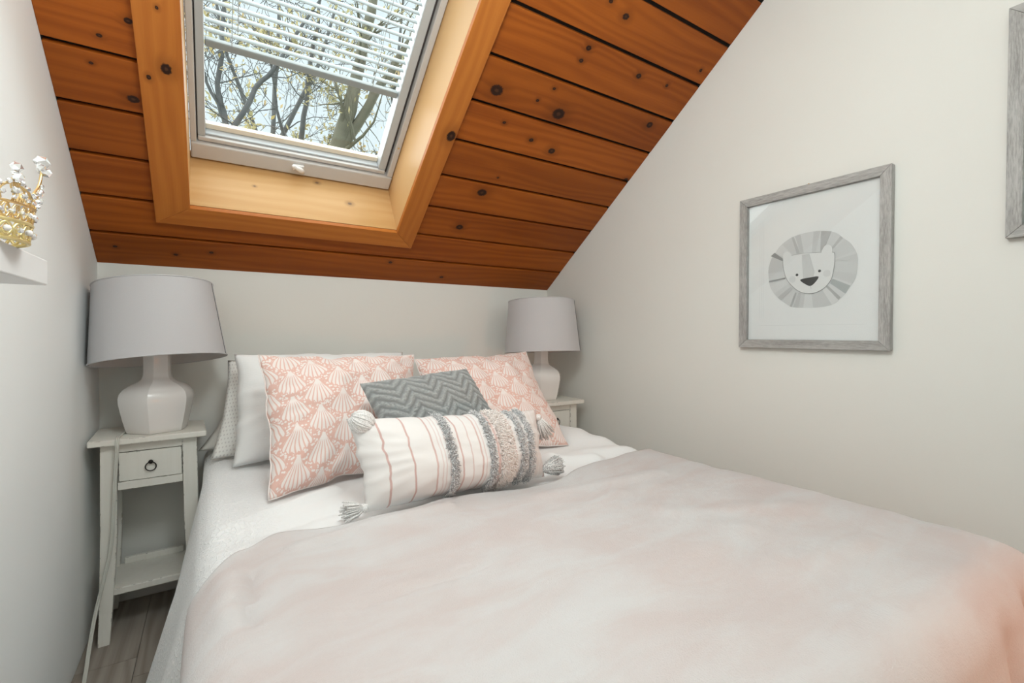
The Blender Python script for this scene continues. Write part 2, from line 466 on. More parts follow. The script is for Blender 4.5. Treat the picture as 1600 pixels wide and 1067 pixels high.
class MB:
    def __init__(s): s.v, s.f, s.mi = [], [], []
    def add(s, vs, fs, mi=0):
        b = len(s.v)
        s.v += [Vector(p) for p in vs]
        s.f += [tuple(i + b for i in f) for f in fs]
        s.mi += [mi] * len(fs)
        return s
    def hexa(s, p, mi=0):                                   # p: 8 points, bottom ring then top ring
        return s.add(p, [(3, 2, 1, 0), (4, 5, 6, 7), (0, 1, 5, 4), (1, 2, 6, 5), (2, 3, 7, 6), (3, 0, 4, 7)], mi)
    def box(s, x0, x1, y0, y1, z0, z1, mi=0):
        return s.hexa([(x0, y0, z0), (x1, y0, z0), (x1, y1, z0), (x0, y1, z0), (x0, y0, z1), (x1, y0, z1), (x1, y1, z1), (x0, y1, z1)], mi)
    def slope(s, x0, x1, s0, s1, o0, o1, mi=0):             # a box in the roof's own frame
        P = [sp(x, t, o) for o in (o0, o1) for (x, t) in ((x0, s0), (x0, s1), (x1, s1), (x1, s0))]
        return s.hexa(P, mi)
    def tube(s, pts, r, n=8, mi=0, caps=True, closed=False):
        pts = [Vector(p) for p in pts]
        k = len(pts)
        rs = r if isinstance(r, (list, tuple)) else [r] * k
        b = len(s.v)
        up = None
        for i in range(k):
            if closed: t = pts[(i + 1) % k] - pts[i - 1]
            else: t = pts[min(i + 1, k - 1)] - pts[max(i - 1, 0)]
            t.normalize()
            if up is None:
                up = t.orthogonal().normalized()
            up = (up - t * up.dot(t))
            up = up.normalized() if up.length > 1e-6 else t.orthogonal().normalized()
            w = t.cross(up)
            for j in range(n):
                a = 2 * PI * j / n
                s.v.append(pts[i] + (up * math.cos(a) + w * math.sin(a)) * rs[i])
        for i in range(k if closed else k - 1):
            i2 = (i + 1) % k
            for j in range(n):
                j2 = (j + 1) % n
                s.f.append((b + i * n + j, b + i * n + j2, b + i2 * n + j2, b + i2 * n + j)); s.mi.append(mi)
        if caps and not closed:
            s.f.append(tuple(b + j for j in reversed(range(n)))); s.mi.append(mi)
            s.f.append(tuple(b + (k - 1) * n + j for j in range(n))); s.mi.append(mi)
        return s
    def lathe(s, prof, n=32, c=(0, 0, 0), shape=None, mi=0, close=True):
        b = len(s.v)
        for (r, z) in prof:
            for j in range(n):
                a = 2 * PI * j / n
                k = shape(a) if shape else 1.0
                s.v.append(Vector((c[0] + r * k * math.cos(a), c[1] + r * k * math.sin(a), c[2] + z)))
        for i in range(len(prof) - 1):
            for j in range(n):
                j2 = (j + 1) % n
                s.f.append((b + i * n + j, b + i * n + j2, b + (i + 1) * n + j2, b + (i + 1) * n + j)); s.mi.append(mi)
        if close:
            s.f.append(tuple(b + j for j in reversed(range(n)))); s.mi.append(mi)
            s.f.append(tuple(b + (len(prof) - 1) * n + j for j in range(n))); s.mi.append(mi)
        return s
    def ball(s, c, r, nu=10, nv=6, mi=0, sq=(1, 1, 1)):
        prof = [(math.sin(PI * i / nv), -math.cos(PI * i / nv)) for i in range(nv + 1)]
        prof[0] = (0.02, -1); prof[-1] = (0.02, 1)
        b = len(s.v)
        s.lathe([(r * a, r * z) for a, z in prof], nu, mi=mi)
        for i in range(b, len(s.v)):
            p = s.v[i]
            s.v[i] = Vector((c[0] + p.x * sq[0], c[1] + p.y * sq[1], c[2] + p.z * sq[2]))
        return s
    def build(s, name, mats, parent=None, base=None, smooth=False, uv=None, bevel=0.0, seg=2, kind=None, label=None):
        base = Vector(base) if base is not None else (ORG[parent.name] if parent is not None else Vector((0, 0, 0)))
        me = bpy.data.meshes.new(name)
        me.from_pydata([p - base for p in s.v], [], s.f)
        mats = mats if isinstance(mats, (list, tuple)) else [mats]
        for m in mats: me.materials.append(m)
        if len(mats) > 1: me.polygons.foreach_set('material_index', s.mi)
        bm = bmesh.new(); bm.from_mesh(me)
        bmesh.ops.recalc_face_normals(bm, faces=bm.faces)
        if bevel:
            ed = [e for e in bm.edges if len(e.link_faces) == 2 and e.calc_face_angle(0) > 0.5]
            bmesh.ops.bevel(bm, geom=ed, offset=bevel, segments=seg, profile=0.5, affect='EDGES', clamp_overlap=True)
        if uv:
            lay = bm.loops.layers.uv.new('UVMap')
            for f in bm.faces:
                for l in f.loops:
                    l[lay].uv = uv(l.vert.co + base, f.normal)
        bm.to_mesh(me); bm.free()
        if smooth:
            me.polygons.foreach_set('use_smooth', [True] * len(me.polygons))
        o = bpy.data.objects.new(name, me)
        COL.objects.link(o)
        if parent is not None:
            o.parent = parent
            o.location = base - ORG[parent.name]
        else:
            o.location = base
        ORG[o.name] = Vector(base)
        return tag(o, label=label, kind=kind)

def grid_obj(name, nu, nv, fn, mat, parent=None, base=None, uvfn=None, cols=None, smooth=True, wrap=False):
    """sheet of (nu+1) x (nv+1) points"""
    base = Vector(base) if base is not None else (ORG[parent.name] if parent is not None else Vector((0, 0, 0)))
    vs = [fn(i / nu, j / nv) - base for j in range(nv + 1) for i in range(nu + 1)]
    fs = [(j * (nu + 1) + i, j * (nu + 1) + i + 1, (j + 1) * (nu + 1) + i + 1, (j + 1) * (nu + 1) + i) for j in range(nv) for i in range(nu)]
    me = bpy.data.meshes.new(name)
    me.from_pydata(vs, [], fs)
    me.materials.append(mat)
    if uvfn:
        lay = me.uv_layers.new(name='UVMap')
        per = [uvfn(i / nu, j / nv) for j in range(nv + 1) for i in range(nu + 1)]
        flat = []
        for f in fs:
            for k in f: flat += per[k]
        lay.data.foreach_set('uv', flat)
    me.polygons.foreach_set('use_smooth', [smooth] * len(me.polygons))
    o = bpy.data.objects.new(name, me)
    COL.objects.link(o)
    if parent is not None:
        o.parent = parent; o.location = base - ORG[parent.name]
    else: o.location = base
    ORG[o.name] = base.copy()
    return o

def copy_tree(o, parent=None):
    c = o.copy()
    COL.objects.link(c)
    if parent is not None: c.parent = parent
    for ch in [x for x in KIDS.get(o.name, [])]:
        copy_tree(ch, c)
    return c
KIDS = {}
def index_children():
    KIDS.clear()
    for o in bpy.data.objects:
        if o.parent: KIDS.setdefault(o.parent.name, []).append(o)

def nz(x, y, z=0.0): return noise.noise(Vector((x, y, z)))

# ------------------------------------------------------------------ setting: floor, walls, ceiling
fl = empty('floor', (0, 0, 0), 'grey brown wood-look vinyl plank floor under the bed and nightstands', 'floor', kind='structure')
MB().box(XL, XR, YR, YB, -0.12, -0.006).build('subfloor', GAP, fl)
pw = 0.155
nx = int(math.ceil((XR - XL) / pw))
uvxy = lambda p, n: (p.y, p.x)
for i in range(nx):
    x0 = XL + i * pw; x1 = min(XR, x0 + pw)
    y = YR - random.random() * 1.0
    while y < YB:
        y0 = max(YR, y); y1 = min(YB, y + 1.22)
        if y1 - y0 > 0.05:
            MB().box(x0 + 0.0008, x1 - 0.0008, y0 + 0.0008, y1 - 0.0008, -0.006, 0.0).build('plank', FLOORM, fl, uv=uvxy)
        y += 1.22

# side walls follow the roof line
def side_wall(name, x0, x1, mat, label):
    TH = 0.14                                              # stops inside the roof build-up
    prof = [(YB + 0.1, -0.1), (YB + 0.1, sp(0, 0, 0.05).z - 0.05), (YB - S_TOP * CS, KZ + S_TOP * SN + 0.12), (YR - 0.1, KZ + S_TOP * SN + 0.12), (YR - 0.1, -0.1)]
    m = MB()
    n = len(prof)
    m.add([(x0, y, z) for y, z in prof] + [(x1, y, z) for y, z in prof],
          [tuple(range(n)), tuple(range(2 * n - 1, n - 1, -1))] + [(i, (i + 1) % n, n + (i + 1) % n, n + i) for i in range(n)])
    o = m.build(name, mat, base=((x0 + x1) / 2, (YB + YR) / 2, 0))
    return tag(o, label, 'wall', kind='structure')
side_wall('wall_left', XL - 0.1, XL, WALL_L, 'white painted left wall holding the floating shelf')
side_wall('wall_right', XR, XR + 0.1, WALL, 'cream painted right wall where the framed pictures hang')
tag(MB().box(XL, XR, YB, YB + 0.1, -0.1, KZ + 0.03).build('wall_back', WALL, base=(0.7, YB + 0.05, 0)), 'low cream knee wall behind the pillows and lamps', 'wall', kind='structure')
# rear wall behind the camera, its unseen window added for the rear fill
wr = MB()
wx0, wx1, wz0, wz1 = 0.50, 1.74, 1.10, 2.50
ZT = KZ + S_TOP * SN
wr.box(XL, wx0, YR - 0.1, YR, -0.1, ZT); wr.box(wx1, XR, YR - 0.1, YR, -0.1, ZT)
wr.box(wx0, wx1, YR - 0.1, YR, -0.1, wz0); wr.box(wx0, wx1, YR - 0.1, YR, wz1, ZT)
tag(wr.build('wall_rear', WALL, base=(0.7, YR - 0.05, 0)), 'cream rear wall with an added window, behind the viewer', 'wall', kind='structure')
# unseen wall with a doorway, put in to shade the bed's foot
DY0, DY1, DX0, DX1, DZ = -0.56, -0.46, 0.84, 1.66, 2.03
pw_ = MB()
pw_.box(XL, DX0, DY0, DY1, 0, ZT); pw_.box(DX1, XR, DY0, DY1, 0, ZT); pw_.box(DX0, DX1, DY0, DY1, DZ, ZT)
tag(pw_.build('wall_front', WALL, base=(0.7, -0.51, 0)), 'unseen cream wall with a doorway, added to keep rear light off the bed foot', 'wall', kind='structure')
w2 = empty('added_window', (1.12, YR - 0.05, wz0), 'unseen wide window added to the rear wall for the fill light', 'window', kind='structure')
m = MB()
for a in ((wx0, wx0 + .05, wz0, wz1), (wx1 - .05, wx1, wz0, wz1), (wx0 + .05, wx1 - .05, wz0, wz0 + .05), (wx0 + .05, wx1 - .05, wz1 - .05, wz1), (1.10, 1.14, wz0 + .05, wz1 - .05)):
    m.box(a[0], a[1], YR - 0.08, YR - 0.03, a[2], a[3])
m.build('window_frame', SASH, w2)
MB().box(wx0 + .05, 1.10, YR - .06, YR - .055, wz0 + .05, wz1 - .05).build('pane', GLASS, w2)
MB().box(1.14, wx1 - .05, YR - .06, YR - .055, wz0 + .05, wz1 - .05).build('pane', GLASS, w2)

def bb(name, b, label):
    o = MB().box(*b).build(name, BASEB, base=((b[0] + b[1]) / 2, (b[2] + b[3]) / 2, 0), bevel=0.004)
    return tag(o, label, 'baseboard', kind='structure')
bb('baseboard_back', (XL, XR, YB - 0.014, YB, 0, 0.105), 'painted baseboard of the knee wall, seen under the nightstand')
bb('baseboard_right', (XR - 0.014, XR, YR, YB - 0.014, 0, 0.105), 'painted baseboard along the right wall, behind the bed')

# skylight opening in the roof frame
HX0, HX1, HS0, HS1 = -0.062, 0.724, 0.345, 1.52
WD = 0.25                                                  # depth of the well
SB = 0.380                                                  # slope position of the sill's outer edge

ce = empty('ceiling', sp(0.7, 0, 0), 'sloping ceiling of orange stained knotty pine planks with dark gaps', 'ceiling', kind='structure')
bk = MB()
o0, o1 = 0.019, 0.13
bk.slope(XL, HX0 - 0.023, 0, S_TOP, o0, o1); bk.slope(HX1 + 0.023, XR, 0, S_TOP, o0, o1)
bk.slope(HX0 - 0.023, HX1 + 0.023, 0, HS0 - 0.019, o0, o1); bk.slope(HX0 - 0.023, HX1 + 0.023, HS1 + 0.03, S_TOP, o0, o1)
bk.slope(XR - 0.0015, XR, 0, S_TOP, 0.003, 0.019); bk.slope(XL, XL + 0.0015, 0, S_TOP, 0.003, 0.019)
bk.build('backing', GAP, ce)
uvs = lambda p, n: (p.x, (YB - p.y) * CS + (p.z - KZ) * SN)
seams = [0.0] + [0.3365 + 0.1715 * (k - 1) for k in range(0, 12)]
GW = 0.0065
for k in range(len(seams) - 1):
    a = seams[k] + (GW if k else 0.0); b = seams[k + 1] - GW
    b = min(b, S_TOP)
    if a >= S_TOP: break
    jit = lambda: random.uniform(0, 0.0015)
    if b < HS0 or a > HS1:
        MB().slope(XL, XR, a, b, jit(), 0.019).build('plank', PLANK, ce, uv=uvs, bevel=0.0025, seg=2)
    else:
        MB().slope(XL, HX0 - 0.004, a, b, jit(), 0.019).build('plank', PLANK, ce, uv=uvs, bevel=0.0025, seg=2)
        MB().slope(HX1 + 0.004, XR, a, b, jit(), 0.019).build('plank', PLANK, ce, uv=uvs, bevel=0.0025, seg=2)
MB().box(XL, XR, YR, YB - S_TOP * CS, ZT, ZT + 0.12).build('flat_panel', CEILW, ce)

# casing and reveals of the skylight
tr = empty('trim_1', sp(0.33, 0.26, 0), 'honey pine casing and deep pine reveals framing the skylight', 'trim', kind='structure')
CT = 0.019
OX0, OX1, OS0, OS1 = -0.169, 0.818, 0.257, 1.62
def mitre(name, quad, mat, uv):
    P = [sp(x, s, -CT) for x, s in quad] + [sp(x, s, 0.0) for x, s in quad]
    return MB().hexa(P).build(name, mat, tr, uv=uv, bevel=0.0018, seg=2)
uvup = lambda p, n: ((YB - p.y) * CS + (p.z - KZ) * SN, p.x)
e = 0.0004
mitre('casing_board', [(OX0, OS0 + e), (HX0, HS0 + e), (HX0, HS1), (OX0, OS1)], CASING, uvup)
mitre('casing_board', [(HX1, HS0 + e), (OX1, OS0 + e), (OX1, OS1), (HX1, HS1)], CASING, uvup)
mitre('casing_board', [(OX0, OS0), (OX1, OS0), (HX1, HS0), (HX0, HS0)], CASING, uvs)
mitre('casing_board', [(HX0, HS1 + e), (HX1, HS1 + e), (OX1, OS1 + e), (OX0, OS1 + e)], CASING, uvs)
def reveal_side(x0, x1):
    P = [sp(x0, HS0 + 0.002, 0.003), sp(x0, HS1, 0.003), sp(x1, HS1, 0.003), sp(x1, HS0 + 0.002, 0.003),
         sp(x0, SB, WD + 0.03), sp(x0, HS1, WD + 0.03), sp(x1, HS1, WD + 0.03), sp(x1, SB, WD + 0.03)]
    return MB().hexa(P).build('reveal_board', REVEAL, tr, uv=uvup)
reveal_side(HX0 - 0.022, HX0 - 0.0015)
reveal_side(HX1 + 0.0015, HX1 + 0.022)
P = [sp(HX0 - .022, HS0 + 0.0012, 0.0012), sp(HX1 + .022, HS0 + 0.0012, 0.0012), sp(HX1 + .022, HS0 - 0.02, 0.003), sp(HX0 - .022, HS0 - 0.02, 0.003),
     sp(HX0 - .022, SB, WD + 0.03), sp(HX1 + .022, SB, WD + 0.03), sp(HX1 + .022, SB - 0.022, WD + 0.03), sp(HX0 - .022, SB - 0.022, WD + 0.03)]
MB().hexa(P).build('sill_board', REVEAL, tr, uv=lambda p, n: (p.x, (p.y - YB) * SN + (p.z - KZ) * CS))
MB().slope(HX0 - .022, HX1 + .022, HS1 - 0.0015, HS1 + 0.02, 0.003, WD + 0.03).build('reveal_board', REVEAL, tr, uv=uvs)

# the skylight window itself
wn = empty('window_1', sp(0.33, SB, WD), 'grey framed roof window skylight in the pine ceiling', 'window', kind='structure')
F0, F1 = HX0 + 0.001, HX1 - 0.001
def fm(name, a, mat, bev=0.003):
    return MB().slope(*a).build(name, mat, wn, bevel=bev, seg=2)
fm('frame_rail', (F0, F1, SB + 0.003, 0.452, 0.232, 0.31), FRAME, 0.006)
fm('frame_rail', (F0, F1, HS1 - 0.06, HS1 - 0.003, 0.235, 0.31), FRAME)
fm('frame_stile', (F0, F0 + 0.020, 0.4525, HS1 - 0.06, 0.238, 0.31), FRAME)
fm('frame_stile', (F1 - 0.024, F1, 0.4525, HS1 - 0.06, 0.238, 0.31), FRAME)
fm('gasket', (F0 + 0.0205, F0 + 0.024, 0.456, HS1 - 0.062, 0.262, 0.31), RUBBER, 0)
fm('gasket', (F1 - 0.036, F1 - 0.0245, 0.456, HS1 - 0.062, 0.268, 0.31), RUBBER, 0)
SX0, SX1, SS0, SS1 = F0 + 0.024, F1 - 0.036, 0.456, HS1 - 0.062
fm('sash_rail', (SX0, SX1, SS0, SS0 + 0.018, 0.246, 0.315), FRAME, 0.004)
fm('sash_rail', (SX0, SX1, SS1 - 0.03, SS1, 0.25, 0.315), SASH)
fm('sash_stile', (SX0, SX0 + 0.025, SS0 + 0.0185, SS1 - 0.0305, 0.252, 0.315), SASH)
fm('sash_stile', (SX1 - 0.033, SX1, SS0 + 0.0185, SS1 - 0.0305, 0.252, 0.315), SASH)
GX0, GX1, GS0, GS1 = SX0 + 0.025, SX1 - 0.033, SS0 + 0.0185, SS1 - 0.0305
fm('sash_lip', (GX0, GX1, GS0, GS0 + 0.008, 0.262, 0.314), SASH, 0.002)
fm('flashing', (GX0, GX1, GS0 + 0.0085, GS0 + 0.030, 0.292, 0.314), BEAD, 0.002)
fm('glass_pane', (GX0, GX1, GS0 + 0.0305, GS1, 0.302, 0.307), GLASS, 0)
ha = MB()
ha.slope(0.298, 0.342, 0.410, 0.438, 0.222, 0.233)
hd = ha.build('latch_handle', HANDLE, wn, bevel=0.004, seg=3)
m = MB()
P0, P1 = sp(0.338, 0.418, 0.214), sp(0.298, 0.446, 0.200)
m.tube([P0, P0.lerp(P1, .35), P0.lerp(P1, .7), P1], [0.010, 0.012, 0.009, 0.007], 10)
m.ball(P1, 0.009)
m.build('lever', HANDLE, hd, smooth=True)
for xx, ss in ((0.306, 0.414), (0.336, 0.434)):
    MB().ball(sp(xx, ss, 0.2215), 0.003, 8, 4).build('screw', STEEL, hd, smooth=True)
MB().ball(sp(F1 - 0.012, 0.61, 0.237), 0.004, 8, 5).build('screw', BRASS, wn, smooth=True)

# venetian blind half lowered inside the window
vb = empty('venetian_blind', sp(0.31, 0.80, 0.28), 'pale slatted venetian blind half lowered inside the skylight', 'blind')
BX0, BX1 = GX0 + 0.004, GX1 - 0.004
s_ = 0.864
first = None
nsl = 0
while s_ < SS1 - 0.07:
    if first is None:
        mb = MB()
        W2 = 0.0125
        prof = []
        for i in range(7):
            t = -1 + 2 * i / 6
            prof.append((t * W2, 0.0022 * (1 - t * t)))
        th = math.radians(7)
        pr = [(a * math.cos(th) - b * math.sin(th), a * math.sin(th) + b * math.cos(th)) for a, b in prof]
        vs = []
        for x in (BX0, BX1):
            for a, b in pr: vs.append(sp(x, s_ + b, 0.277 + a))
            for a, b in pr: vs.append(sp(x, s_ + b - 0.0005, 0.277 + a))
        fs = []
        n = 7
        for i in range(n - 1):
            fs.append((i, i + 1, 2 * n + i + 1, 2 * n + i)); fs.append((n + i + 1, n + i, 3 * n + i, 3 * n + i + 1))
        fs += [(0, 2 * n, 3 * n, n), (n - 1, 2 * n - 1, 4 * n - 1, 3 * n - 1)]
        mb.add(vs, fs)
        first = mb.build('slat', SLAT, vb, base=sp(0.31, s_, 0.277), smooth=True)
        s_first = s_
    else:
        c = first.copy(); COL.objects.link(c)
        c.location = first.location + (sp(0, s_, 0) - sp(0, s_first, 0))
    nsl += 1
    s_ += 0.0305
MB().slope(BX0, BX1, SS1 - 0.062, SS1 - 0.033, 0.256, 0.298).build('headrail', SLAT, vb, bevel=0.002)
MB().slope(BX0 - 0.002, BX1 + 0.002, 0.812, 0.836, 0.264, 0.290).build('bottom_rail', RAIL, vb, bevel=0.004, seg=3)
for xx in (0.068, 0.548):
    m = MB()
    for oo in (0.2635, 0.2905):
        m.tube([sp(xx, 0.836, oo), sp(xx, SS1 - 0.062, oo)], 0.0011, 5)
    m.build('ladder_cord', CORD, vb)
m = MB()
m.tube([sp(0.084, 0.90, 0.259), sp(0.083, 1.0, 0.258), sp(0.084, SS1 - 0.05, 0.2575)], 0.0012, 6)
m.ball(sp(0.084, 0.895, 0.259), 0.004, 8, 5)
m.build('pull_cord', CORD, vb)

# ------------------------------------------------------------------ outside: lawn and trees
tag(MB().add([(-25, YB + 1, -3.0), (25, YB + 1, -3.0), (25, 40, -3.0), (-25, 40, -3.0), (-25, YB + 1, -3.1), (25, YB + 1, -3.1), (25, 40, -3.1), (-25, 40, -3.1)],
             [(0, 1, 2, 3), (7, 6, 5, 4), (0, 4, 5, 1), (1, 5, 6, 2), (2, 6, 7, 3), (3, 7, 4, 0)]).build('ground', GRASS, base=(0, 12, -3.0)),
    'lawn outside, far below the skylight', 'lawn', kind='structure')

def tree(label, spines, twig_len, nbr, leaves, leafmat, bark, seed, leafsize=0.045, leafbias=1.0, zlo=2.6):
    rnd = random.Random(seed)
    b0 = Vector(spines[0][0][0])
    root = empty('leafy_tree' if leaves > 700 else 'bare_tree', b0, label, 'tree', 'trees beyond the skylight')
    wood = MB()
    tips = []
    def rv(k): return Vector((rnd.gauss(0, k), rnd.gauss(0, k), rnd.gauss(0, k)))
    def branch(p, d, L, r, depth):
        n = 4
        pts, rs = [p], [r]
        q = p
        for i in range(n):
            d = (d + rv(0.17) + Vector((0, 0, 0.05))).normalized()
            q = q + d * (L / n)
            pts.append(q); rs.append(max(0.0035, r * (1 - 0.75 * (i + 1) / n)))
        wood.tube(pts, rs, 5 if depth < 2 else 3, caps=False)
        if depth >= 1: tips.extend(pts[1:])
        if depth < 3:
            for i in range(rnd.randint(2, 4) if depth < 2 else rnd.randint(2, 3)):
                k = rnd.uniform(0.25, 1.0) * n
                i0 = min(n - 1, int(k))
                bp = pts[i0].lerp(pts[i0 + 1], k - i0)
                dd = (d + rv(0.55)).normalized()
                branch(bp, dd, L * rnd.uniform(0.45, 0.7), max(0.004, rs[i0] * 0.6), depth + 1)
    for si, spine in enumerate(spines):
        pts = [Vector(p) for p, r in spine]; rs = [r for p, r in spine]
        P, R_ = [], []
        for i in range(len(pts) - 1):
            for k in range(4):
                t = k / 4
                P.append(pts[i].lerp(pts[i + 1], t) + (rv(0.012) if (i or k) else Vector())); R_.append(rs[i] + (rs[i + 1] - rs[i]) * t)
        P.append(pts[-1]); R_.append(rs[-1])
        wood.tube(P, R_, 8, caps=False)
        tips.append(pts[-1])
        cand = [i for i in range(1, len(P) - 1) if P[i].z > zlo]
        for _ in range(nbr):
            i = rnd.choice(cand)
            t = (P[i + 1] - P[i - 1]).normalized()
            d = (t * 0.6 + rv(0.65)).normalized()
            branch(P[i], d, twig_len * rnd.uniform(0.6, 1.2), max(0.005, R_[i] * 0.30), 0)
    wood.build('trunk_and_branches', bark, root, smooth=True, kind='stuff')
    lf = MB()
    for _ in range(leaves):
        c = rnd.choice(tips) + rv(0.05)
        a = rv(1).normalized(); bb_ = a.orthogonal().normalized()
        s1 = leafsize * rnd.uniform(0.6, 1.3)
        lf.add([c - a * s1, c + bb_ * s1 * 0.55, c + a * s1, c - bb_ * s1 * 0.55], [(0, 1, 2, 3)])
    if leaves: lf.build('foliage', leafmat, root, kind='stuff')
    return root
Y7 = 7.0
tree('thick mossy trunk with a forked limb at the right of the skylight',
     [[((1.25, 7, -3.0), 0.17), ((1.40, 7, 2.6), 0.13), ((1.516, 7, 3.6), 0.115), ((1.70, 7, 4.3), 0.095), ((1.86, 7, 5.0), 0.08), ((2.08, 7, 6.0), 0.065), ((2.3, 7.1, 8.0), 0.04)],
      [((1.56, 7, 3.65), 0.075), ((2.06, 6.9, 4.58), 0.06), ((2.41, 6.8, 5.2), 0.045), ((2.9, 6.7, 6.3), 0.025)]],
     0.9, 9, 620, LEAF_O, BARKM, 3, leafsize=0.048)
tree('slim bare tree with forked grey limbs at the left of the skylight',
     [[((0.30, 7, -3.0), 0.10), ((0.22, 7, 2.6), 0.05), ((0.19, 7, 3.5), 0.040), ((0.10, 7, 4.2), 0.030), ((0.15, 7, 5.1), 0.024), ((0.28, 7, 7.0), 0.012)],
      [((0.20, 7, 3.55), 0.036), ((0.52, 7, 4.25), 0.030), ((0.80, 7, 4.7), 0.026), ((1.35, 7.1, 5.8), 0.014)],
      [((0.19, 7.0, 3.7), 0.024), ((-0.02, 7, 4.2), 0.018), ((-0.25, 6.9, 4.9), 0.02), ((-0.4, 6.9, 5.8), 0.012)]],
     0.8, 8, 200, LEAF_Y, BARK, 8)
tree('slender tree full of yellow leaves at the middle of the skylight',
     [[((1.10, 7.9, -3.0), 0.07), ((1.16, 7.9, 2.6), 0.05), ((1.19, 7.9, 3.9), 0.042), ((1.29, 7.9, 4.95), 0.032), ((1.48, 7.9, 6.2), 0.022), ((1.6, 8, 7.2), 0.012)],
      [((1.17, 7.9, 3.3), 0.03), ((0.85, 7.8, 4.4), 0.022), ((0.75, 7.8, 5.6), 0.012)]],
     0.80, 10, 1300, LEAF_O, BARK, 21, leafsize=0.047)
tree('thin tree with sparse amber leaves at the far right of the skylight',
     [[((2.75, 8, -3.0), 0.07), ((2.62, 8, 2.6), 0.05), ((2.65, 8, 3.9), 0.042), ((2.72, 8, 5.2), 0.03), ((2.9, 8, 7.2), 0.015)]],
     0.8, 15, 420, LEAF_Y, BARK, 33, leafsize=0.047)
tree('pale distant bare tree showing behind the blind slats',
     [[((0.9, 10.5, -3.0), 0.08), ((1.0, 10.5, 4.0), 0.05), ((1.15, 10.5, 6.5), 0.035), ((1.3, 10.5, 9.5), 0.02)],
      [((1.05, 10.5, 4.6), 0.05), ((1.9, 10.4, 6.6), 0.035), ((2.5, 10.4, 8.8), 0.02)],
      [((1.02, 10.5, 4.3), 0.045), ((0.3, 10.4, 6.3), 0.03), ((-0.1, 10.4, 8.6), 0.02)]],
     1.3, 8, 200, LEAF_Y, BARK, 41, zlo=4.4)

# ------------------------------------------------------------------ bed: base, mattress, coverlet, blanket
BX_L, BX_R, BY_F, BY_H = 0.03, 1.385, 0.31, 2.36
bed = empty('bed', (0.7, 1.33, 0), 'double bed base hidden under the white coverlet', 'bed')
MB().box(BX_L + 0.02, BX_R - 0.01, BY_F + 0.02, BY_H, 0.13, 0.34).build('bed_base', BASEF, bed, bevel=0.015)
for x in (BX_L + 0.09, BX_R - 0.09):
    for y in (BY_F + 0.1, BY_H - 0.1):
        MB().lathe([(0.022, 0), (0.028, 0.13)], 12, (x, y, 0)).build('leg', LEGW, bed)
mt = MB().box(BX_L + 0.012, BX_R - 0.006, BY_F + 0.015, BY_H, 0.34, 0.575).build('mattress', MATT, base=(0.7, 1.33, 0.34), bevel=0.04, seg=4, smooth=True)
tag(mt, 'thick double mattress hidden under the white coverlet', 'mattress')

Z0 = 0.588
RC = 0.055
def roll(e, r=RC):
    """distance e past the edge -> (outward, drop)"""
    if e <= 0: return 0.0, 0.0
    q = r * PI / 2
    if e < q: return r * math.sin(e / r), r * (1 - math.cos(e / r))
    return r, r + (e - q)
RIDGE = []
def ridge(x, y, x0, y0, x1, y1, h, w):
    dx, dy = x1 - x0, y1 - y0
    L2 = dx * dx + dy * dy
    t = max(0.0, min(1.0, ((x - x0) * dx + (y - y0) * dy) / L2))
    d2 = (x - x0 - t * dx) ** 2 + (y - y0 - t * dy) ** 2
    return h * math.exp(-d2 / (w * w))
COV_R = [(1.27, 1.75, 1.36, 1.45, 0.040, 0.07), (1.22, 1.35, 1.36, 1.30, 0.030, 0.06), (1.05, 1.36, 1.18, 1.28, 0.022, 0.035), (1.30, 2.0, 1.38, 1.6, 0.03, 0.06),
         (0.0, 1.30, 0.30, 1.46, 0.016, 0.022), (0.02, 1.22, 0.25, 1.30, -0.010, 0.03), (0.9, 1.28, 1.1, 1.42, 0.014, 0.03)]
BLK_R = [(0.16, 0.79, 0.48, 0.80, 0.003, 0.018), (0.18, 0.765, 0.48, 0.775, -0.003, 0.014), (0.75, 1.02, 1.2, 1.0, 0.008, 0.03), (0.5, 0.55, 1.0, 0.60, 0.007, 0.05),
         (0.02, 1.0, 0.02, 0.86, 0.012, 0.022), (0.06, 0.98, 0.055, 0.90, -0.012, 0.016), (0.03, 0.9, 0.05, 0.82, -0.010, 0.014), (0.15, 1.06, 0.5, 1.09, 0.012, 0.02),
         (0.6, 0.86, 0.95, 0.93, 0.006, 0.03), (0.95, 0.75, 1.25, 0.62, 0.008, 0.04), (0.85, 0.48, 1.2, 0.42, 0.006, 0.04)]
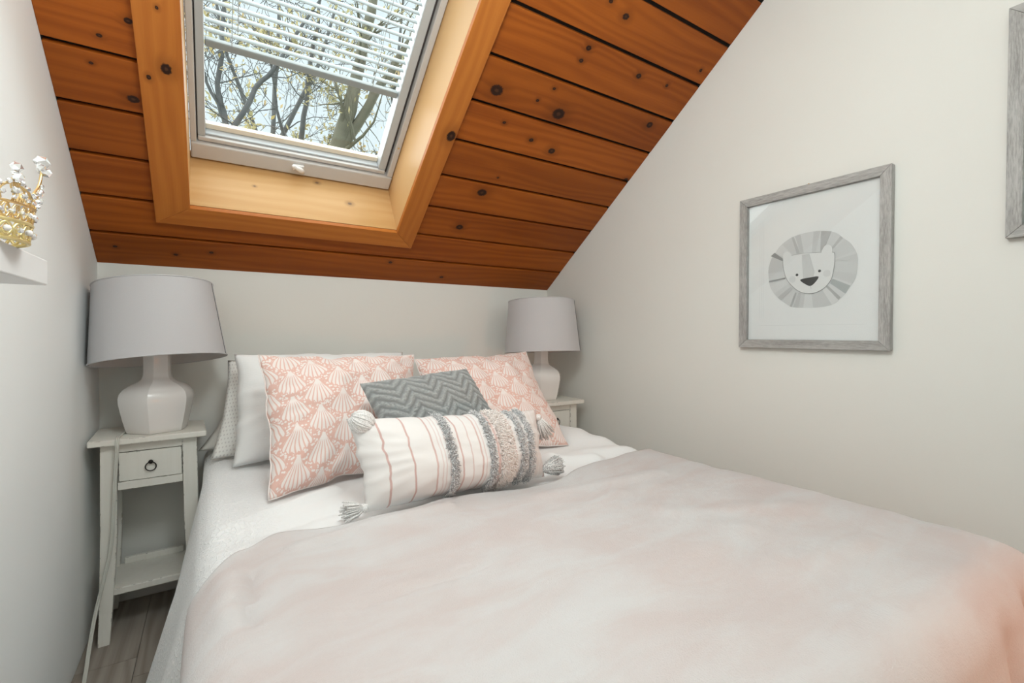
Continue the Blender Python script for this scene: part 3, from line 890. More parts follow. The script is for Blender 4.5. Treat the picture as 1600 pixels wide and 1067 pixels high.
def bed_point(s, t, kind):
    """s: across (x on the flat top), t: along (y on the flat top); beyond the edges the cloth rolls over and hangs"""
    k = 0.0 if kind == 'coverlet' else 1.0
    eL, eR, eF = BX_L - s, s - BX_R, BY_F - t
    oL, dL = roll(eL); oR, dR = roll(eR); oF, dF = roll(eF, 0.07)
    dx = dL if dL > 0 else dR
    drop = math.hypot(dx, dF) if (dx > 0 and dF > 0) else dx + dF
    x = min(max(s, BX_L), BX_R) - oL + oR
    y = max(t, BY_F) - oF
    z = Z0 - drop
    # flare of the hanging sides
    if dL > 0:
        hang = max(0.0, dL - 0.03)
        fl_ = 0.26 * hang if k == 0 else 0.02 * hang
        if k == 0:
            yy = max(0.0, min(1.0, (1.98 - y) / 0.22)); yy = yy * yy * (3 - 2 * yy)
            fl_ = fl_ * (0.06 + 0.94 * yy) + hang * 0.035 * yy * math.sin(y * 17.0 + 0.6) * min(1, hang * 4)
            if y < 1.15:
                fl_ *= 0.30 + 0.70 * max(0.0, (y - 0.95) / 0.20) if y > 0.95 else 0.30
        else:
            fl_ += hang * 0.02 * math.sin(y * 21.0) * min(1, hang * 5)
        x -= fl_
    if dR > 0:
        hang = max(0.0, dR - 0.03)
        x += min(0.10, 0.16 * hang + hang * 0.05 * math.sin(y * 15.0))
    if dF > 0:
        hang = max(0.0, dF - 0.03)
        w = min(1.0, max(0.0, (s - 1.0) / 0.35))
        y -= 0.10 * hang + hang * 0.26 * w * math.sin(s * 42.0) + 0.03 * hang * math.sin(s * 13.0)
        if dR > 0:                                          # folds radiating from the corner
            a = math.atan2(dR, dF)
            c_ = math.sin(a * 9.0) * 0.24 * min(dR, dF) + 0.20 * min(dR, dF)
            x += c_ * math.sin(a); y -= c_ * math.cos(a)
    top = max(0.0, 1.0 - drop * 8)
    n1 = nz(x * 2.3 + 5 * k, y * 2.3, 1.5) * 0.006 + nz(x * 6, y * 9 + 7 * k, 3.0 + k) * (0.0035 + 0.0015 * k) + k * nz(x * 9 + y * 4, y * 16 - x * 5, 6.0) * 0.0022
    if k == 0:
        n1 += sum(ridge(s, t, *r) for r in COV_R)
        n1 += nz(x * 20, y * 14, 9.0) * 0.0016
        z += n1 * (0.25 + 0.75 * top)
        # keep it under the blanket
        if y < 1.02: z -= 0.006
        if y < 1.02 and dL > 0: x += 0.010
        if t > 1.85 and dR > 0: x = min(x, BX_R + 0.022)
    else:
        n1 += sum(ridge(s, t, *r) for r in BLK_R) + 0.5 * sum(ridge(s, t, *r) for r in COV_R if r[4] > 0)
        z += 0.018 + n1 * (0.25 + 0.75 * top) + 0.004
        if dL > 0: x -= 0.008 * min(1, dL * 12)
        if dR > 0: x += 0.012
        if dF > 0: y -= 0.012
    return Vector((x, y, z))

def sheet(name, s0, s1, t0, t1, nu, nv, kind, mat, th, base):
    me_fn = lambda a, b: bed_point(s0 + (s1 - s0) * a, (t0(s0 + (s1 - s0) * a) if callable(t0) else t0) * (1 - b) + t1 * b, kind)
    o = grid_obj(name, nu, nv, me_fn, mat, base=base, uvfn=lambda a, b: (a * (s1 - s0), b * ((t0(0.7) if callable(t0) else t0) - t1)))
    md = o.modifiers.new('thickness', 'SOLIDIFY'); md.thickness = th; md.offset = -1
    return o
cov = sheet('coverlet', BX_L - 0.56, BX_R + 0.30, BY_H, BY_F - 0.5, 230, 260, 'coverlet', COVERLET, 0.006, (0.7, 1.33, 0.1))
tag(cov, 'white embroidered cotton coverlet hanging over the left side of the bed', 'bedspread')

HEAD = [(-0.6, 0.99), (-0.03, 1.03), (0.05, 1.10), (0.12, 1.15), (0.21, 1.125), (0.31, 1.126), (0.53, 1.142), (0.82, 1.104), (1.10, 1.19), (1.315, 1.225), (1.7, 1.25)]
def head_edge(s):
    for (a, ya), (b, yb) in zip(HEAD, HEAD[1:]):
        if s <= b:
            t = max(0, (s - a) / (b - a)); t = t * t * (3 - 2 * t)
            return ya + (yb - ya) * t + 0.003 * math.sin(s * 40)
    return HEAD[-1][1]
blk = sheet('blanket', BX_L - 0.42, BX_R + 0.24, head_edge, BY_F - 0.42, 260, 230, 'blanket', FLEECE, 0.012, (0.7, 0.7, 0.3))
tag(blk, 'pale pink fleece blanket spread over the foot half of the bed', 'blanket')

# ------------------------------------------------------------------ cushions
class Cushion:
    def __init__(s, TL, TR, BR, BL, thick, pinch=0.06, p=2.2, q=0.62, size=None, seed=0, wr=0.004, front=0.6, ears=0.0):
        s.c = [Vector(a) for a in (TL, TR, BR, BL)]
        s.thick, s.pinch, s.p, s.q, s.seed, s.wr, s.front = thick, pinch, p, q, seed, wr, front
        TL, TR, BR, BL = s.c
        s.n = ((TR - TL + BR - BL).cross(TL - BL + TR - BR)).normalized()
        if s.n.y > 0: s.n = -s.n                            # towards the viewer
        s.w = ((TR - TL).length + (BR - BL).length) / 2
        s.h = ((TL - BL).length + (TR - BR).length) / 2
        s.disp = None
        s.base = (BL + BR) / 2
    def pt(s, u, v, side):
        """u, v in -1..1, side +1 front, -1 back"""
        TL, TR, BR, BL = s.c
        uu = u * (1 - s.pinch * (1 - v * v) * abs(u) ** 3)
        vv = v * (1 - s.pinch * (1 - u * u) * abs(v) ** 3)
        a, b = (uu + 1) / 2, (vv + 1) / 2
        P = (BL.lerp(BR, a)).lerp(TL.lerp(TR, a), b)
        # the outline is never quite straight
        wob = s.wr * 1.1
        P = P + (BR - BL).normalized() * (nz(s.seed, v * 2.6, 11.0) + 0.5 * nz(s.seed, v * 7, 12.0)) * wob * u * abs(u) * (1 - v * v) * 1.6
        P = P + (TL - BL).normalized() * (nz(u * 2.6, s.seed, 13.0) + 0.5 * nz(u * 7, s.seed, 14.0)) * wob * v * abs(v) * (1 - u * u) * 1.6
        f = max(0.0, (1 - abs(u) ** s.p) * (1 - abs(v) ** s.p)) ** s.q
        bias = 1 - 0.14 * v                                  # stuffing settles
        k = s.front if side > 0 else 1 - s.front
        d = s.thick * k * f * bias
        e = (1 - f)
        w = (nz(u * 2.2 + s.seed, v * 2.2, 4.0 * side) * 1.4 + nz(u * 5 + s.seed, v * 5, 7.0) * 0.8) * s.wr * f
        # creases running in from the seam
        edge = max(abs(u), abs(v))
        w += s.wr * 1.5 * math.sin(math.atan2(v, u) * 23 + s.seed + 3 * nz(u, v, s.seed)) * max(0.0, edge - 0.55) * (1 - edge) * 4
        d += w
        P = P + s.n * d * side
        if s.disp and side > 0: P = P + s.n * s.disp(u, v) * min(1.0, f * 3)
        return P
    def normal(s, u, v):
        h = 0.02
        a = s.pt(min(1, u + h), v, 1) - s.pt(max(-1, u - h), v, 1); b = s.pt(u, min(1, v + h), 1) - s.pt(u, max(-1, v - h), 1)
        n = a.cross(b).normalized()
        return n if n.dot(s.n) > 0 else -n
    def build(s, name, mat, nu=60, nv=60, uvm=True, parent=None, col=None):
        vs, fs, uvs_ = [], [], []
        idx = {}
        def get(i, j, side):
            bd = i in (0, nu) or j in (0, nv)
            k = (i, j, 0 if bd else side)
            if k not in idx:
                idx[k] = len(vs)
                u, v = 2 * i / nu - 1, 2 * j / nv - 1
                vs.append(s.pt(u, v, side) - s.base)
                uvs_.append(((u + 1) / 2 * (s.w if uvm else 1), (v + 1) / 2 * (s.h if uvm else 1)))
            return idx[k]
        for side in (1, -1):
            for j in range(nv):
                for i in range(nu):
                    q = [get(i, j, side), get(i + 1, j, side), get(i + 1, j + 1, side), get(i, j + 1, side)]
                    fs.append(tuple(q if side > 0 else q[::-1]))
        me = bpy.data.meshes.new(name)
        me.from_pydata(vs, [], fs)
        me.materials.append(mat)
        lay = me.uv_layers.new(name='UVMap')
        fl_ = []
        for f in fs:
            for k in f: fl_ += uvs_[k]
        lay.data.foreach_set('uv', fl_)
        if col:
            at = me.color_attributes.new('Col', 'FLOAT_COLOR', 'POINT')
            arr = [0.0] * (4 * len(vs))
            for (i, j, sd), k in idx.items():
                c = col(2 * i / nu - 1, 2 * j / nv - 1)
                arr[4 * k:4 * k + 4] = [c, c, c, 1]
            at.data.foreach_set('color', arr)
        me.polygons.foreach_set('use_smooth', [True] * len(fs))
        o = bpy.data.objects.new(name, me)
        COL.objects.link(o)
        o.location = s.base - (ORG[parent.name] if parent else Vector())
        if parent: o.parent = parent
        ORG[o.name] = s.base.copy()
        return o
    def seam(s, name, mat, parent, r=0.0025):
        pts = []
        N = 24
        for i in range(N): pts.append(s.pt(-1 + 2 * i / N, -1, 1))
        for i in range(N): pts.append(s.pt(1, -1 + 2 * i / N, 1))
        for i in range(N): pts.append(s.pt(1 - 2 * i / N, 1, 1))
        for i in range(N): pts.append(s.pt(-1, 1 - 2 * i / N, 1))
        return MB().tube(pts, r, 6, closed=True).build(name, mat, parent, smooth=True)

ZB = 0.602
pil3 = Cushion((0.075, 2.31, 0.80), (0.62, 2.32, 0.80), (0.62, 2.20, ZB), (-0.05, 2.20, ZB), 0.10, 0.05, seed=9.3, wr=0.003)
tag(pil3.build('pillow', CREAM, 40, 30), 'plain cream pillow hindmost, only its lower left corner poking out', 'pillow', 'pillows')
pil2 = Cushion((0.055, 2.21, 0.955), (0.70, 2.22, 0.95), (0.70, 2.06, ZB), (-0.008, 2.03, ZB), 0.10, 0.05, seed=5.1, wr=0.004)
o = pil2.build('pillow', DOTTY, 50, 40)
tag(o, 'pale pillow printed with tiny grey dots, behind the white pillow at left', 'pillow', 'pillows')
pil1 = Cushion((0.072, 2.05, 0.985), (0.738, 2.08, 0.978), (0.70, 1.93, ZB), (0.055, 1.87, ZB), 0.17, 0.05, seed=2.2, wr=0.006, p=2.6, q=0.5, front=0.7)
o = pil1.build('pillow', WHITELINEN, 70, 50)
tag(o, 'plain white pillow standing between the dotted pillow and pink cushion', 'pillow', 'pillows')

pk1 = Cushion((0.128, 1.735, 0.992), (0.685, 1.80, 0.978), (0.645, 1.60, ZB), (0.129, 1.448, ZB), 0.18, 0.06, seed=1.0, wr=0.010, p=2.4, q=0.6)
o = pk1.build('scatter_cushion', FANS, 90, 90)
pk1.seam('seam', FANS, o, 0.002)
tag(o, 'large pink and white fan print cushion at the left of the bed', 'cushion', 'pink printed cushions')
pk2 = Cushion((0.71, 1.86, 0.956), (1.238, 1.81, 0.978), (1.240, 1.50, ZB), (0.70, 1.56, ZB), 0.17, 0.06, seed=3.7, wr=0.009, p=2.4, q=0.6)
o = pk2.build('scatter_cushion', FANS, 90, 90)
pk2.seam('seam', FANS, o, 0.002)
tag(o, 'pink and white fan print cushion at the right, before the far lamp', 'cushion', 'pink printed cushions')

gc = Cushion((0.385, 1.475, 0.908), (0.770, 1.505, 0.938), (0.885, 1.32, 0.618), (0.470, 1.285, 0.614), 0.12, 0.03, seed=6.5, wr=0.003, p=2.6, q=0.55)
def zig(u, v):
    U, Vv = (u + 1) / 2, (v + 1) / 2
    ph = (U * 3.6 + 0.30 + 0.04 * nz(u * 3, v * 3, 2)) % 1.0
    tri = (1 - ph / 0.42) if ph < 0.42 else (ph - 0.42) / 0.58     # steep one way, easy the other
    r = (Vv * 12.5 + tri * 1.55 + 0.12 * nz(u * 9, v * 9, 5)) % 1.0
    w = max(0.0, 1 - abs(r - 0.5) / 0.40)
    brk = 0.72 + 0.55 * nz(u * 30, v * 30, 8) + 0.35 * nz(u * 75, v * 75, 3)
    return min(1.0, max(0.0, w ** 0.6 * brk))
gc.disp = lambda u, v: 0.0062 * zig(u, v)
o = gc.build('scatter_cushion', CHENILLE, 230, 230, col=zig)
tag(o, 'grey chenille cushion with raised zigzag chevron ridges', 'cushion')

lb = Cushion((0.300, 1.285, 0.836), (0.900, 1.255, 0.812), (0.885, 1.190, 0.610), (0.322, 1.195, 0.608), 0.150, 0.045, seed=8.0, wr=0.005, p=2.4, q=0.58, front=0.74)
lbo = lb.build('lumbar_cushion', LUMBAR, 120, 60, uvm=False)
tag(lbo, 'long white lumbar cushion with pink stripes, shaggy fringes and corner tassels', 'cushion')
def fringe(u0, hw, n, L, mat, seed):
    rnd = random.Random(seed)
    m = MB()
    for _ in range(n):
        u = u0 + rnd.uniform(-hw, hw)
        v = rnd.uniform(-0.985, 0.99)
        P = lb.pt(u, v, 1); N = lb.normal(u, v)
        d = (N + Vector((rnd.gauss(0, .55), rnd.gauss(0, .5), rnd.gauss(-0.15, .55)))).normalized()
        l = L * rnd.uniform(0.6, 1.25)
        a = d.orthogonal().normalized(); b = d.cross(a)
        w = 0.0017
        mid = P + d * l * 0.6
        Q = P + d * l + Vector((rnd.gauss(0, .002), rnd.gauss(0, .002), -0.002))
        ring = [a * w, (a * -0.5 + b * 0.87) * w, (a * -0.5 - b * 0.87) * w]
        m.add([P + k for k in ring] + [mid + k for k in ring] + [Q + k * 0.7 for k in ring],
              [(0, 1, 4, 3), (1, 2, 5, 4), (2, 0, 3, 5), (3, 4, 7, 6), (4, 5, 8, 7), (5, 3, 6, 8), (6, 7, 8)])
    return m.build('fringe', mat, lbo, kind='stuff', smooth=True)
U = lambda a: 2 * a - 1
for k, (a, hw, n, L, mt_) in enumerate(((0.392, 0.019, 1500, 0.012, GREYF), (0.592, 0.019, 1500, 0.012, GREYF), (0.682, 0.075, 3600, 0.012, CREAMF),
                                         (0.782, 0.021, 1600, 0.012, GREYF), (0.846, 0.021, 1600, 0.012, GREYF))):
    f_ = fringe(U(a), hw, n, L, mt_, 50 + k)
    f_['label'] = 'shaggy cream fringe band' if mt_ is CREAMF else 'shaggy grey fringe band'
def tassel(P, dirv, L, R, n, mat, seed, spread=0.5, sag=0.0, head=True, label='tassel'):
    rnd = random.Random(seed)
    m = MB()
    P = Vector(P); d = Vector(dirv).normalized()
    if head: m.ball(P + d * 0.008, 0.011, 10, 6)
    a = d.orthogonal().normalized(); b = d.cross(a)
    for _ in range(n):
        an = rnd.uniform(0, 2 * PI); rr = math.sqrt(rnd.random())
        o_ = (a * math.cos(an) + b * math.sin(an)) * rr
        p0 = P + d * 0.012 + o_ * 0.006
        p1 = P + d * L * 0.45 + o_ * R * 0.9 + Vector((0, 0, -sag * 0.2))
        p2 = P + d * L * rnd.uniform(0.85, 1.05) + o_ * R * (1 + spread * 0.3) + Vector((0, 0, -sag))
        p2.z = max(p2.z, ZB + 0.006); p1.z = max(p1.z, ZB + 0.006)
        m.tube([p0, p1, p2], [0.0018, 0.0019, 0.0016], 4, caps=True)
    return m.build('tassel', mat, lbo, smooth=True, kind='stuff', label=label)
# upper left: strands flopped over the front; the others hang or lie on the coverlet
def pom(P, seed):
    rnd = random.Random(seed)
    m = MB()
    P = Vector(P)
    ax = Vector((0.80, -0.15, -0.58)).normalized()          # yarn runs from the knot at the left over to the lower right
    a = ax.cross(Vector((0, 0, 1))).normalized(); b = a.cross(ax)
    for _ in range(230):
        ph = rnd.uniform(-PI, PI)
        R_ = rnd.uniform(0.020, 0.031)
        rad = (a * math.cos(ph) + b * math.sin(ph))
        tw = rnd.uniform(0.2, 0.9)
        pts = []
        for i in range(6):
            t = PI * (0.06 + 0.80 * i / 5)
            r2 = (a * math.cos(ph + tw * i / 5) + b * math.sin(ph + tw * i / 5))
            pts.append(P - ax * math.cos(t) * R_ * 1.08 + r2 * math.sin(t) * R_)
        m.tube(pts, 0.0022, 5)
    return m.build('tassel', TASSEL_P, lbo, smooth=True, kind='stuff', label='pale grey tassel flopped over the upper left corner')
pom(lb.pt(-0.97, 0.96, 1) + Vector((0.024, -0.022, -0.004)), 3)
tassel(lb.pt(-0.98, -0.97, 1) + Vector((0.0, -0.005, 0.012)), (-1, -0.10, -0.02), 0.062, 0.020, 90, TASSEL_P, 4, 1.2, 0.0, label='pale grey tassel lying at the lower left corner')
tassel(lb.pt(0.97, 0.93, 1) + Vector((0.006, -0.004, -0.012)), (0.62, 0.10, -1), 0.085, 0.020, 100, TASSEL_P, 5, 1.6, 0.0, label='pale tassel hanging from the upper right corner')
tassel(lb.pt(0.98, -0.93, 1) + Vector((-0.022, -0.006, 0.016)), (1, 0.10, 0.05), 0.082, 0.021, 420, TASSEL_G, 6, 1.6, 0.0, head=False, label='fluffy grey tassel lying at the lower right corner')

# ------------------------------------------------------------------ nightstands
def make_nightstand():
    r = empty('nightstand', (0, 0, 0), 'tall slim distressed white nightstand with one drawer, beside the left wall', 'nightstand', 'matching nightstands')
    hw, hd, H = 0.138, 0.112, 0.70
    for sx in (-1, 1):
        for sy in (-1, 1):
            m = MB()
            lv = [(0.0, 0.010, 0.034, 0.032), (0.10, 0.008, 0.014, 0.036), (0.22, 0.006, 0.003, 0.041), (0.36, 0.003, 0.0, 0.045), (0.679, 0.0, 0.0, 0.045)]
            vs = []
            for z, dx, dy, w in lv:
                x1 = sx * (hw + dx); x0 = x1 - sx * w
                y1 = sy * (hd + dy); y0 = y1 - sy * w
                vs += [(x0, y0, z), (x1, y0, z), (x1, y1, z), (x0, y1, z)]
            fs = [(0, 1, 2, 3), tuple(range(16, 20))]
            for i in range(4):
                for j in range(4):
                    fs.append((i * 4 + j, i * 4 + (j + 1) % 4, i * 4 + 4 + (j + 1) % 4, i * 4 + 4 + j))
            m.add(vs, fs)
            m.build('leg', PAINT, r, bevel=0.002, seg=2)
    MB().box(-0.168, 0.168, -0.142, 0.135, 0.679, 0.70).build('tabletop', PAINT, r, bevel=0.004, seg=3)
    i0 = hw - 0.045
    MB().box(-i0, i0, -hd + 0.003, -hd + 0.022, 0.648, 0.679).build('top_rail', PAINT, r, bevel=0.0015)
    MB().box(-i0, i0, -hd + 0.003, -hd + 0.022, 0.515, 0.543).build('bottom_rail', PAINT, r, bevel=0.0015)
    for sx in (-1, 1):
        a, b = sorted((sx * (hw - 0.004), sx * (hw - 0.018)))
        MB().box(a, b, -hd + 0.045, hd - 0.045, 0.515, 0.679).build('side_panel', PAINT, r)
    MB().box(-i0, i0, hd - 0.018, hd - 0.004, 0.515, 0.679).build('back_panel', PAINT, r)
    MB().box(-i0, i0, -hd + 0.022, hd - 0.018, 0.515, 0.524).build('drawer_support', DARKWOOD, r)
    d = MB().box(-i0 + 0.004, i0 - 0.0025, -hd + 0.001, -hd + 0.009, 0.5450, 0.6450)
    d.box(-i0 + 0.0003, i0 - 0.0003, -hd + 0.010, hd - 0.03, 0.5433, 0.6477, 1)
    dr = d.build('drawer', [PAINT, DARKWOOD], r, bevel=0.0015)
    m = MB()
    m.ball((0, -hd - 0.006, 0.604), 0.0075, 12, 8)
    m.tube([(0, -hd + 0.002, 0.604), (0, -hd - 0.004, 0.604)], 0.004, 8)
    ring = [(0.0155 * math.sin(2 * PI * i / 28), -hd - 0.008, 0.588 + 0.0155 * math.cos(2 * PI * i / 28)) for i in range(28)]
    m.tube(ring, 0.0019, 8, closed=True)
    m.build('ring_pull', IRON, dr, smooth=True, label='black iron ring pull')
    MB().box(-hw + 0.006, hw - 0.006, -hd - 0.004, hd - 0.006, 0.152, 0.176).build('shelf', PAINT, r, bevel=0.003)
    MB().box(-i0, i0, hd - 0.022, hd - 0.004, 0.176, 0.200).build('shelf_back_rail', PAINT, r, bevel=0.002)
    return r
ns = make_nightstand()
index_children()
NSL = Vector((-0.192, 2.225, 0)); NSR = Vector((1.562, 2.10, 0))
ns2 = copy_tree(ns)
ns.location = NSL; ns.rotation_euler = (0, 0, math.radians(2.5))
ns2.location = NSR; ns2.rotation_euler = (0, 0, math.radians(-1.0))
ns2['label'] = 'white one-drawer nightstand squeezed into the far right corner by the wall'

# ------------------------------------------------------------------ table lamps
def make_lamp():
    r = empty('table_lamp', (0, 0, 0), 'white ceramic lamp with wide grey drum shade on the left nightstand', 'lamp', 'pair of bedside lamps')
    def hexa(a):
        t = ((a + math.radians(40)) % (PI / 3)) - PI / 6
        k = math.cos(PI / 6) / math.cos(t)
        return 0.30 + 0.72 * k
    prof = [(0.090, 0.0), (0.094, 0.004), (0.098, 0.02), (0.105, 0.05), (0.112, 0.085), (0.1165, 0.112), (0.117, 0.128), (0.113, 0.145), (0.102, 0.160), (0.083, 0.173), (0.063, 0.183),
            (0.050, 0.192), (0.0445, 0.205), (0.0425, 0.225), (0.0425, 0.27), (0.044, 0.312), (0.040, 0.316)]
    b = MB().lathe(prof, 72, shape=hexa).build('ceramic_base', CERAMIC, r, smooth=True)
    sharp = b.data.attributes.new('sharp_edge', 'BOOLEAN', 'EDGE')
    sharp.data.foreach_set('value', [(e_.vertices[0] % 72 == e_.vertices[1] % 72) and (e_.vertices[0] % 72) % 12 == 4 for e_ in b.data.edges])
    MB().lathe([(0.012, 0.314), (0.012, 0.325), (0.019, 0.327), (0.019, 0.36)], 16).build('socket', BRASS, r, smooth=False)
    MB().ball((0, 0, 0.395), 0.034, 16, 10, sq=(1, 1, 1.2)).build('bulb', BULB, r, smooth=True)
    Z0_, Z1_ = 0.262, 0.542
    R0, R1 = 0.208, 0.182
    uvc = lambda p, n: (math.atan2(p.y, p.x) * 0.2, p.z)
    m = MB().lathe([(R0, Z0_), (R1, Z1_)], 72, close=False, mi=0)
    m.lathe([(R1 - 0.0025, Z1_), (R0 - 0.0025, Z0_)], 72, close=False, mi=1)
    m.lathe([(R1, Z1_), (R1 - 0.0025, Z1_)], 72, close=False, mi=0)
    m.lathe([(R0 - 0.0025, Z0_), (R0, Z0_)], 72, close=False, mi=0)
    sh = m.build('lamp_shade', [SHADE, LINING], r, base=(0, 0, 0.50), smooth=False, uv=uvc)
    for p in sh.data.polygons: p.use_smooth = abs(p.normal.z) < 0.9
    for nm, RR, zz in (('top_rim', R1, Z1_), ('bottom_rim', R0, Z0_)):
        MB().tube([(RR * math.cos(2 * PI * i / 72), RR * math.sin(2 * PI * i / 72), zz) for i in range(72)], 0.0026, 6, closed=True).build(nm, SHADE, sh, smooth=True)
    a = math.radians(-14)
    MB().tube([((R0 + .0008) * math.cos(a), (R0 + .0008) * math.sin(a), Z0_ + .002), ((R1 + .0008) * math.cos(a), (R1 + .0008) * math.sin(a), Z1_ - .002)], 0.0014, 5).build('shade_seam', SEAM, sh)
    sp_ = MB()
    for k in range(3):
        an = 2 * PI * k / 3
        sp_.tube([(0.014 * math.cos(an), 0.014 * math.sin(an), 0.335), ((R0 + R1) / 2 * 0.985 * math.cos(an), (R0 + R1) / 2 * 0.985 * math.sin(an), 0.405)], 0.0016, 6)
    sp_.build('shade_spider', STEEL, sh)
    return r, sh
lamp, shade = make_lamp()
index_children()
lamp2 = copy_tree(lamp)
lamp.location = (-0.172, 2.205, 0.70); lamp.rotation_euler = (0, 0, math.radians(2))
shade.rotation_euler = (math.radians(-7.5), math.radians(-4.0), 0)
lamp2.location = (1.550, 2.115, 0.70); lamp2.rotation_euler = (0, 0, math.radians(-28))
lamp2['label'] = 'white ceramic lamp with grey drum shade in the far right corner'
for c in lamp2.children:
    if c.name.startswith('lamp_shade'): c.rotation_euler = (math.radians(-3.5), math.radians(-1.0), 0)
# flat vinyl cord of the left lamp, over the nightstand edge and down to the floor
pts = [(-0.205, 2.295, 0.705), (-0.245, 2.26, 0.704), (-0.272, 2.19, 0.704), (-0.278, 2.12, 0.704), (-0.277, 2.085, 0.7045), (-0.277, 2.074, 0.694), (-0.278, 2.074, 0.66), (-0.285, 2.083, 0.563),
       (-0.297, 2.088, 0.348), (-0.318, 2.076, 0.224), (-0.337, 2.055, 0.125), (-0.339, 1.965, 0.055), (-0.338, 1.90, 0.010), (-0.336, 1.80, 0.005), (-0.335, 1.2, 0.005)]
def smooth_path(P, k=5):
    P = [Vector(p) for p in P]
    out = []
    for i in range(len(P) - 1):
        p0, p1, p2, p3 = P[max(0, i - 1)], P[i], P[i + 1], P[min(len(P) - 1, i + 2)]
        for j in range(k):
            t = j / k
            out.append(0.5 * ((2 * p1) + (p2 - p0) * t + (2 * p0 - 5 * p1 + 4 * p2 - p3) * t * t + (3 * p1 - p0 - 3 * p2 + p3) * t ** 3))
    out.append(P[-1])
    return out
ORG[lamp.name] = Vector(lamp.location)
lamp.rotation_euler = (0, 0, 0)
pp = smooth_path(pts, 4)
m = MB()
m.tube(pp, 0.0032, 8); m.tube([p + Vector((0.0048, 0.0, 0.0)) for p in pp], 0.0032, 8)
m.build('power_cord', CORDW, lamp, smooth=True, label='twin flat pale cord running down the nightstand leg')

# ------------------------------------------------------------------ framed pictures on the right wall
def frame_piece(name, label, y_left, z0, Wd, Hh, art=True):
    """y_left is the edge nearer the corner; the picture runs from there towards the viewer"""
    fx = XR - 0.026
    r = empty(name, (XR, y_left - Wd / 2, z0), label, 'picture', 'framed pictures')
    rw = 0.031
    def rail(quad, horiz):
        P = [(fx, y_left - p, z0 + q) for p, q in quad] + [(XR - 0.003, y_left - p, z0 + q) for p, q in quad]
        uv = (lambda p, n: (p.y, p.z + p.x)) if horiz else (lambda p, n: (p.z, p.y + p.x))
        return MB().hexa(P).build('frame_rail', FRAMEW, r, uv=uv, bevel=0.001)
    g_ = 0.0004
    rail([(0, 0), (Wd, 0), (Wd - rw, rw - g_), (rw, rw - g_)], True)
    rail([(rw, Hh - rw + g_), (Wd - rw, Hh - rw + g_), (Wd, Hh), (0, Hh)], True)
    rail([(0, g_), (rw - g_, rw), (rw - g_, Hh - rw), (0, Hh - g_)], False)
    rail([(Wd - rw + g_, rw), (Wd, g_), (Wd, Hh - g_), (Wd - rw + g_, Hh - rw)], False)
    yy0, yy1 = y_left - Wd + rw, y_left - rw
    MB().box(XR - 0.010, XR - 0.004, yy0, yy1, z0 + rw, z0 + Hh - rw).build('print_sheet', PAPER, r, label='white paper sheet')
    MB().box(XR - 0.0168, XR - 0.0150, yy0, yy1, z0 + rw, z0 + Hh - rw).build('glass_pane', GLASS, r)
    MB().tube([(XR - 0.004, y_left - Wd * 0.5, z0 + Hh - 0.004), (XR - 0.004, y_left - Wd * 0.5, z0 + Hh + 0.004), (XR - 0.010, y_left - Wd * 0.5, z0 + Hh + 0.006)], 0.0022, 6).build('hanging_nail', BRASS, r)
    return r
LY, LZ = 1.092, 1.009
p1 = frame_piece('framed_picture', 'grey framed nursery print of a lion face on the right wall', LY, LZ, 0.497, 0.582)
p2 = frame_piece('framed_picture', 'second grey frame cut off by the right edge of the photo', 0.346, 1.316, 0.497, 0.605)

A = {
'mane': [(0.109,0.284),(0.116,0.233),(0.143,0.191),(0.192,0.154),(0.235,0.147),(0.285,0.146),(0.328,0.153),(0.354,0.172),(0.382,0.21),(0.398,0.24),(0.403,0.278),(0.401,0.316),(0.383,0.353),(0.36,0.376),(0.337,0.398),(0.295,0.412),(0.251,0.415),(0.199,0.408),(0.158,0.386),(0.134,0.358),(0.116,0.327)],
'face': [(0.166,0.332),(0.165,0.307),(0.175,0.263),(0.194,0.233),(0.221,0.208),(0.25,0.198),(0.279,0.2),(0.306,0.215),(0.325,0.241),(0.332,0.273),(0.335,0.302),(0.334,0.327),(0.326,0.332),(0.29,0.337),(0.239,0.341),(0.2,0.34),(0.18,0.333)],
'earL': [(0.167,0.324),(0.164,0.343),(0.168,0.354),(0.176,0.358),(0.185,0.355),(0.192,0.346),(0.193,0.331)],
'earR': [(0.296,0.334),(0.299,0.35),(0.306,0.359),(0.317,0.361),(0.326,0.353),(0.328,0.339),(0.324,0.33)],
'nose': [(0.225,0.248),(0.255,0.253),(0.286,0.254),(0.275,0.234),(0.26,0.223),(0.244,0.23)],
'bridge': [(0.23,0.338),(0.255,0.338),(0.273,0.272),(0.269,0.253),(0.235,0.25)],
'w1': [(0.118,0.348),(0.132,0.359),(0.17,0.327),(0.166,0.321)], 'w2': [(0.33,0.242),(0.383,0.214),(0.369,0.188),(0.322,0.227)],
'w3': [(0.314,0.221),(0.355,0.177),(0.348,0.169),(0.309,0.216)], 'w4': [(0.213,0.202),(0.196,0.152),(0.189,0.154),(0.208,0.205)],
'w5': [(0.292,0.411),(0.325,0.405),(0.307,0.359),(0.29,0.338)], 'w6': [(0.193,0.407),(0.201,0.407),(0.223,0.345),(0.212,0.343)],
'w7': [(0.112,0.255),(0.172,0.262),(0.173,0.257),(0.112,0.249)], 'w8': [(0.146,0.191),(0.191,0.226),(0.201,0.218),(0.157,0.179)],
'w9': [(0.352,0.384),(0.36,0.376),(0.329,0.342),(0.326,0.349)], 'w10': [(0.22,0.202),(0.228,0.201),(0.22,0.151),(0.202,0.152)],
'w11': [(0.225,0.343),(0.236,0.343),(0.224,0.412),(0.205,0.409)], 'w12': [(0.262,0.34),(0.275,0.339),(0.290,0.412),(0.268,0.414)],
'w13': [(0.335,0.305),(0.335,0.299),(0.402,0.300),(0.401,0.318)]}
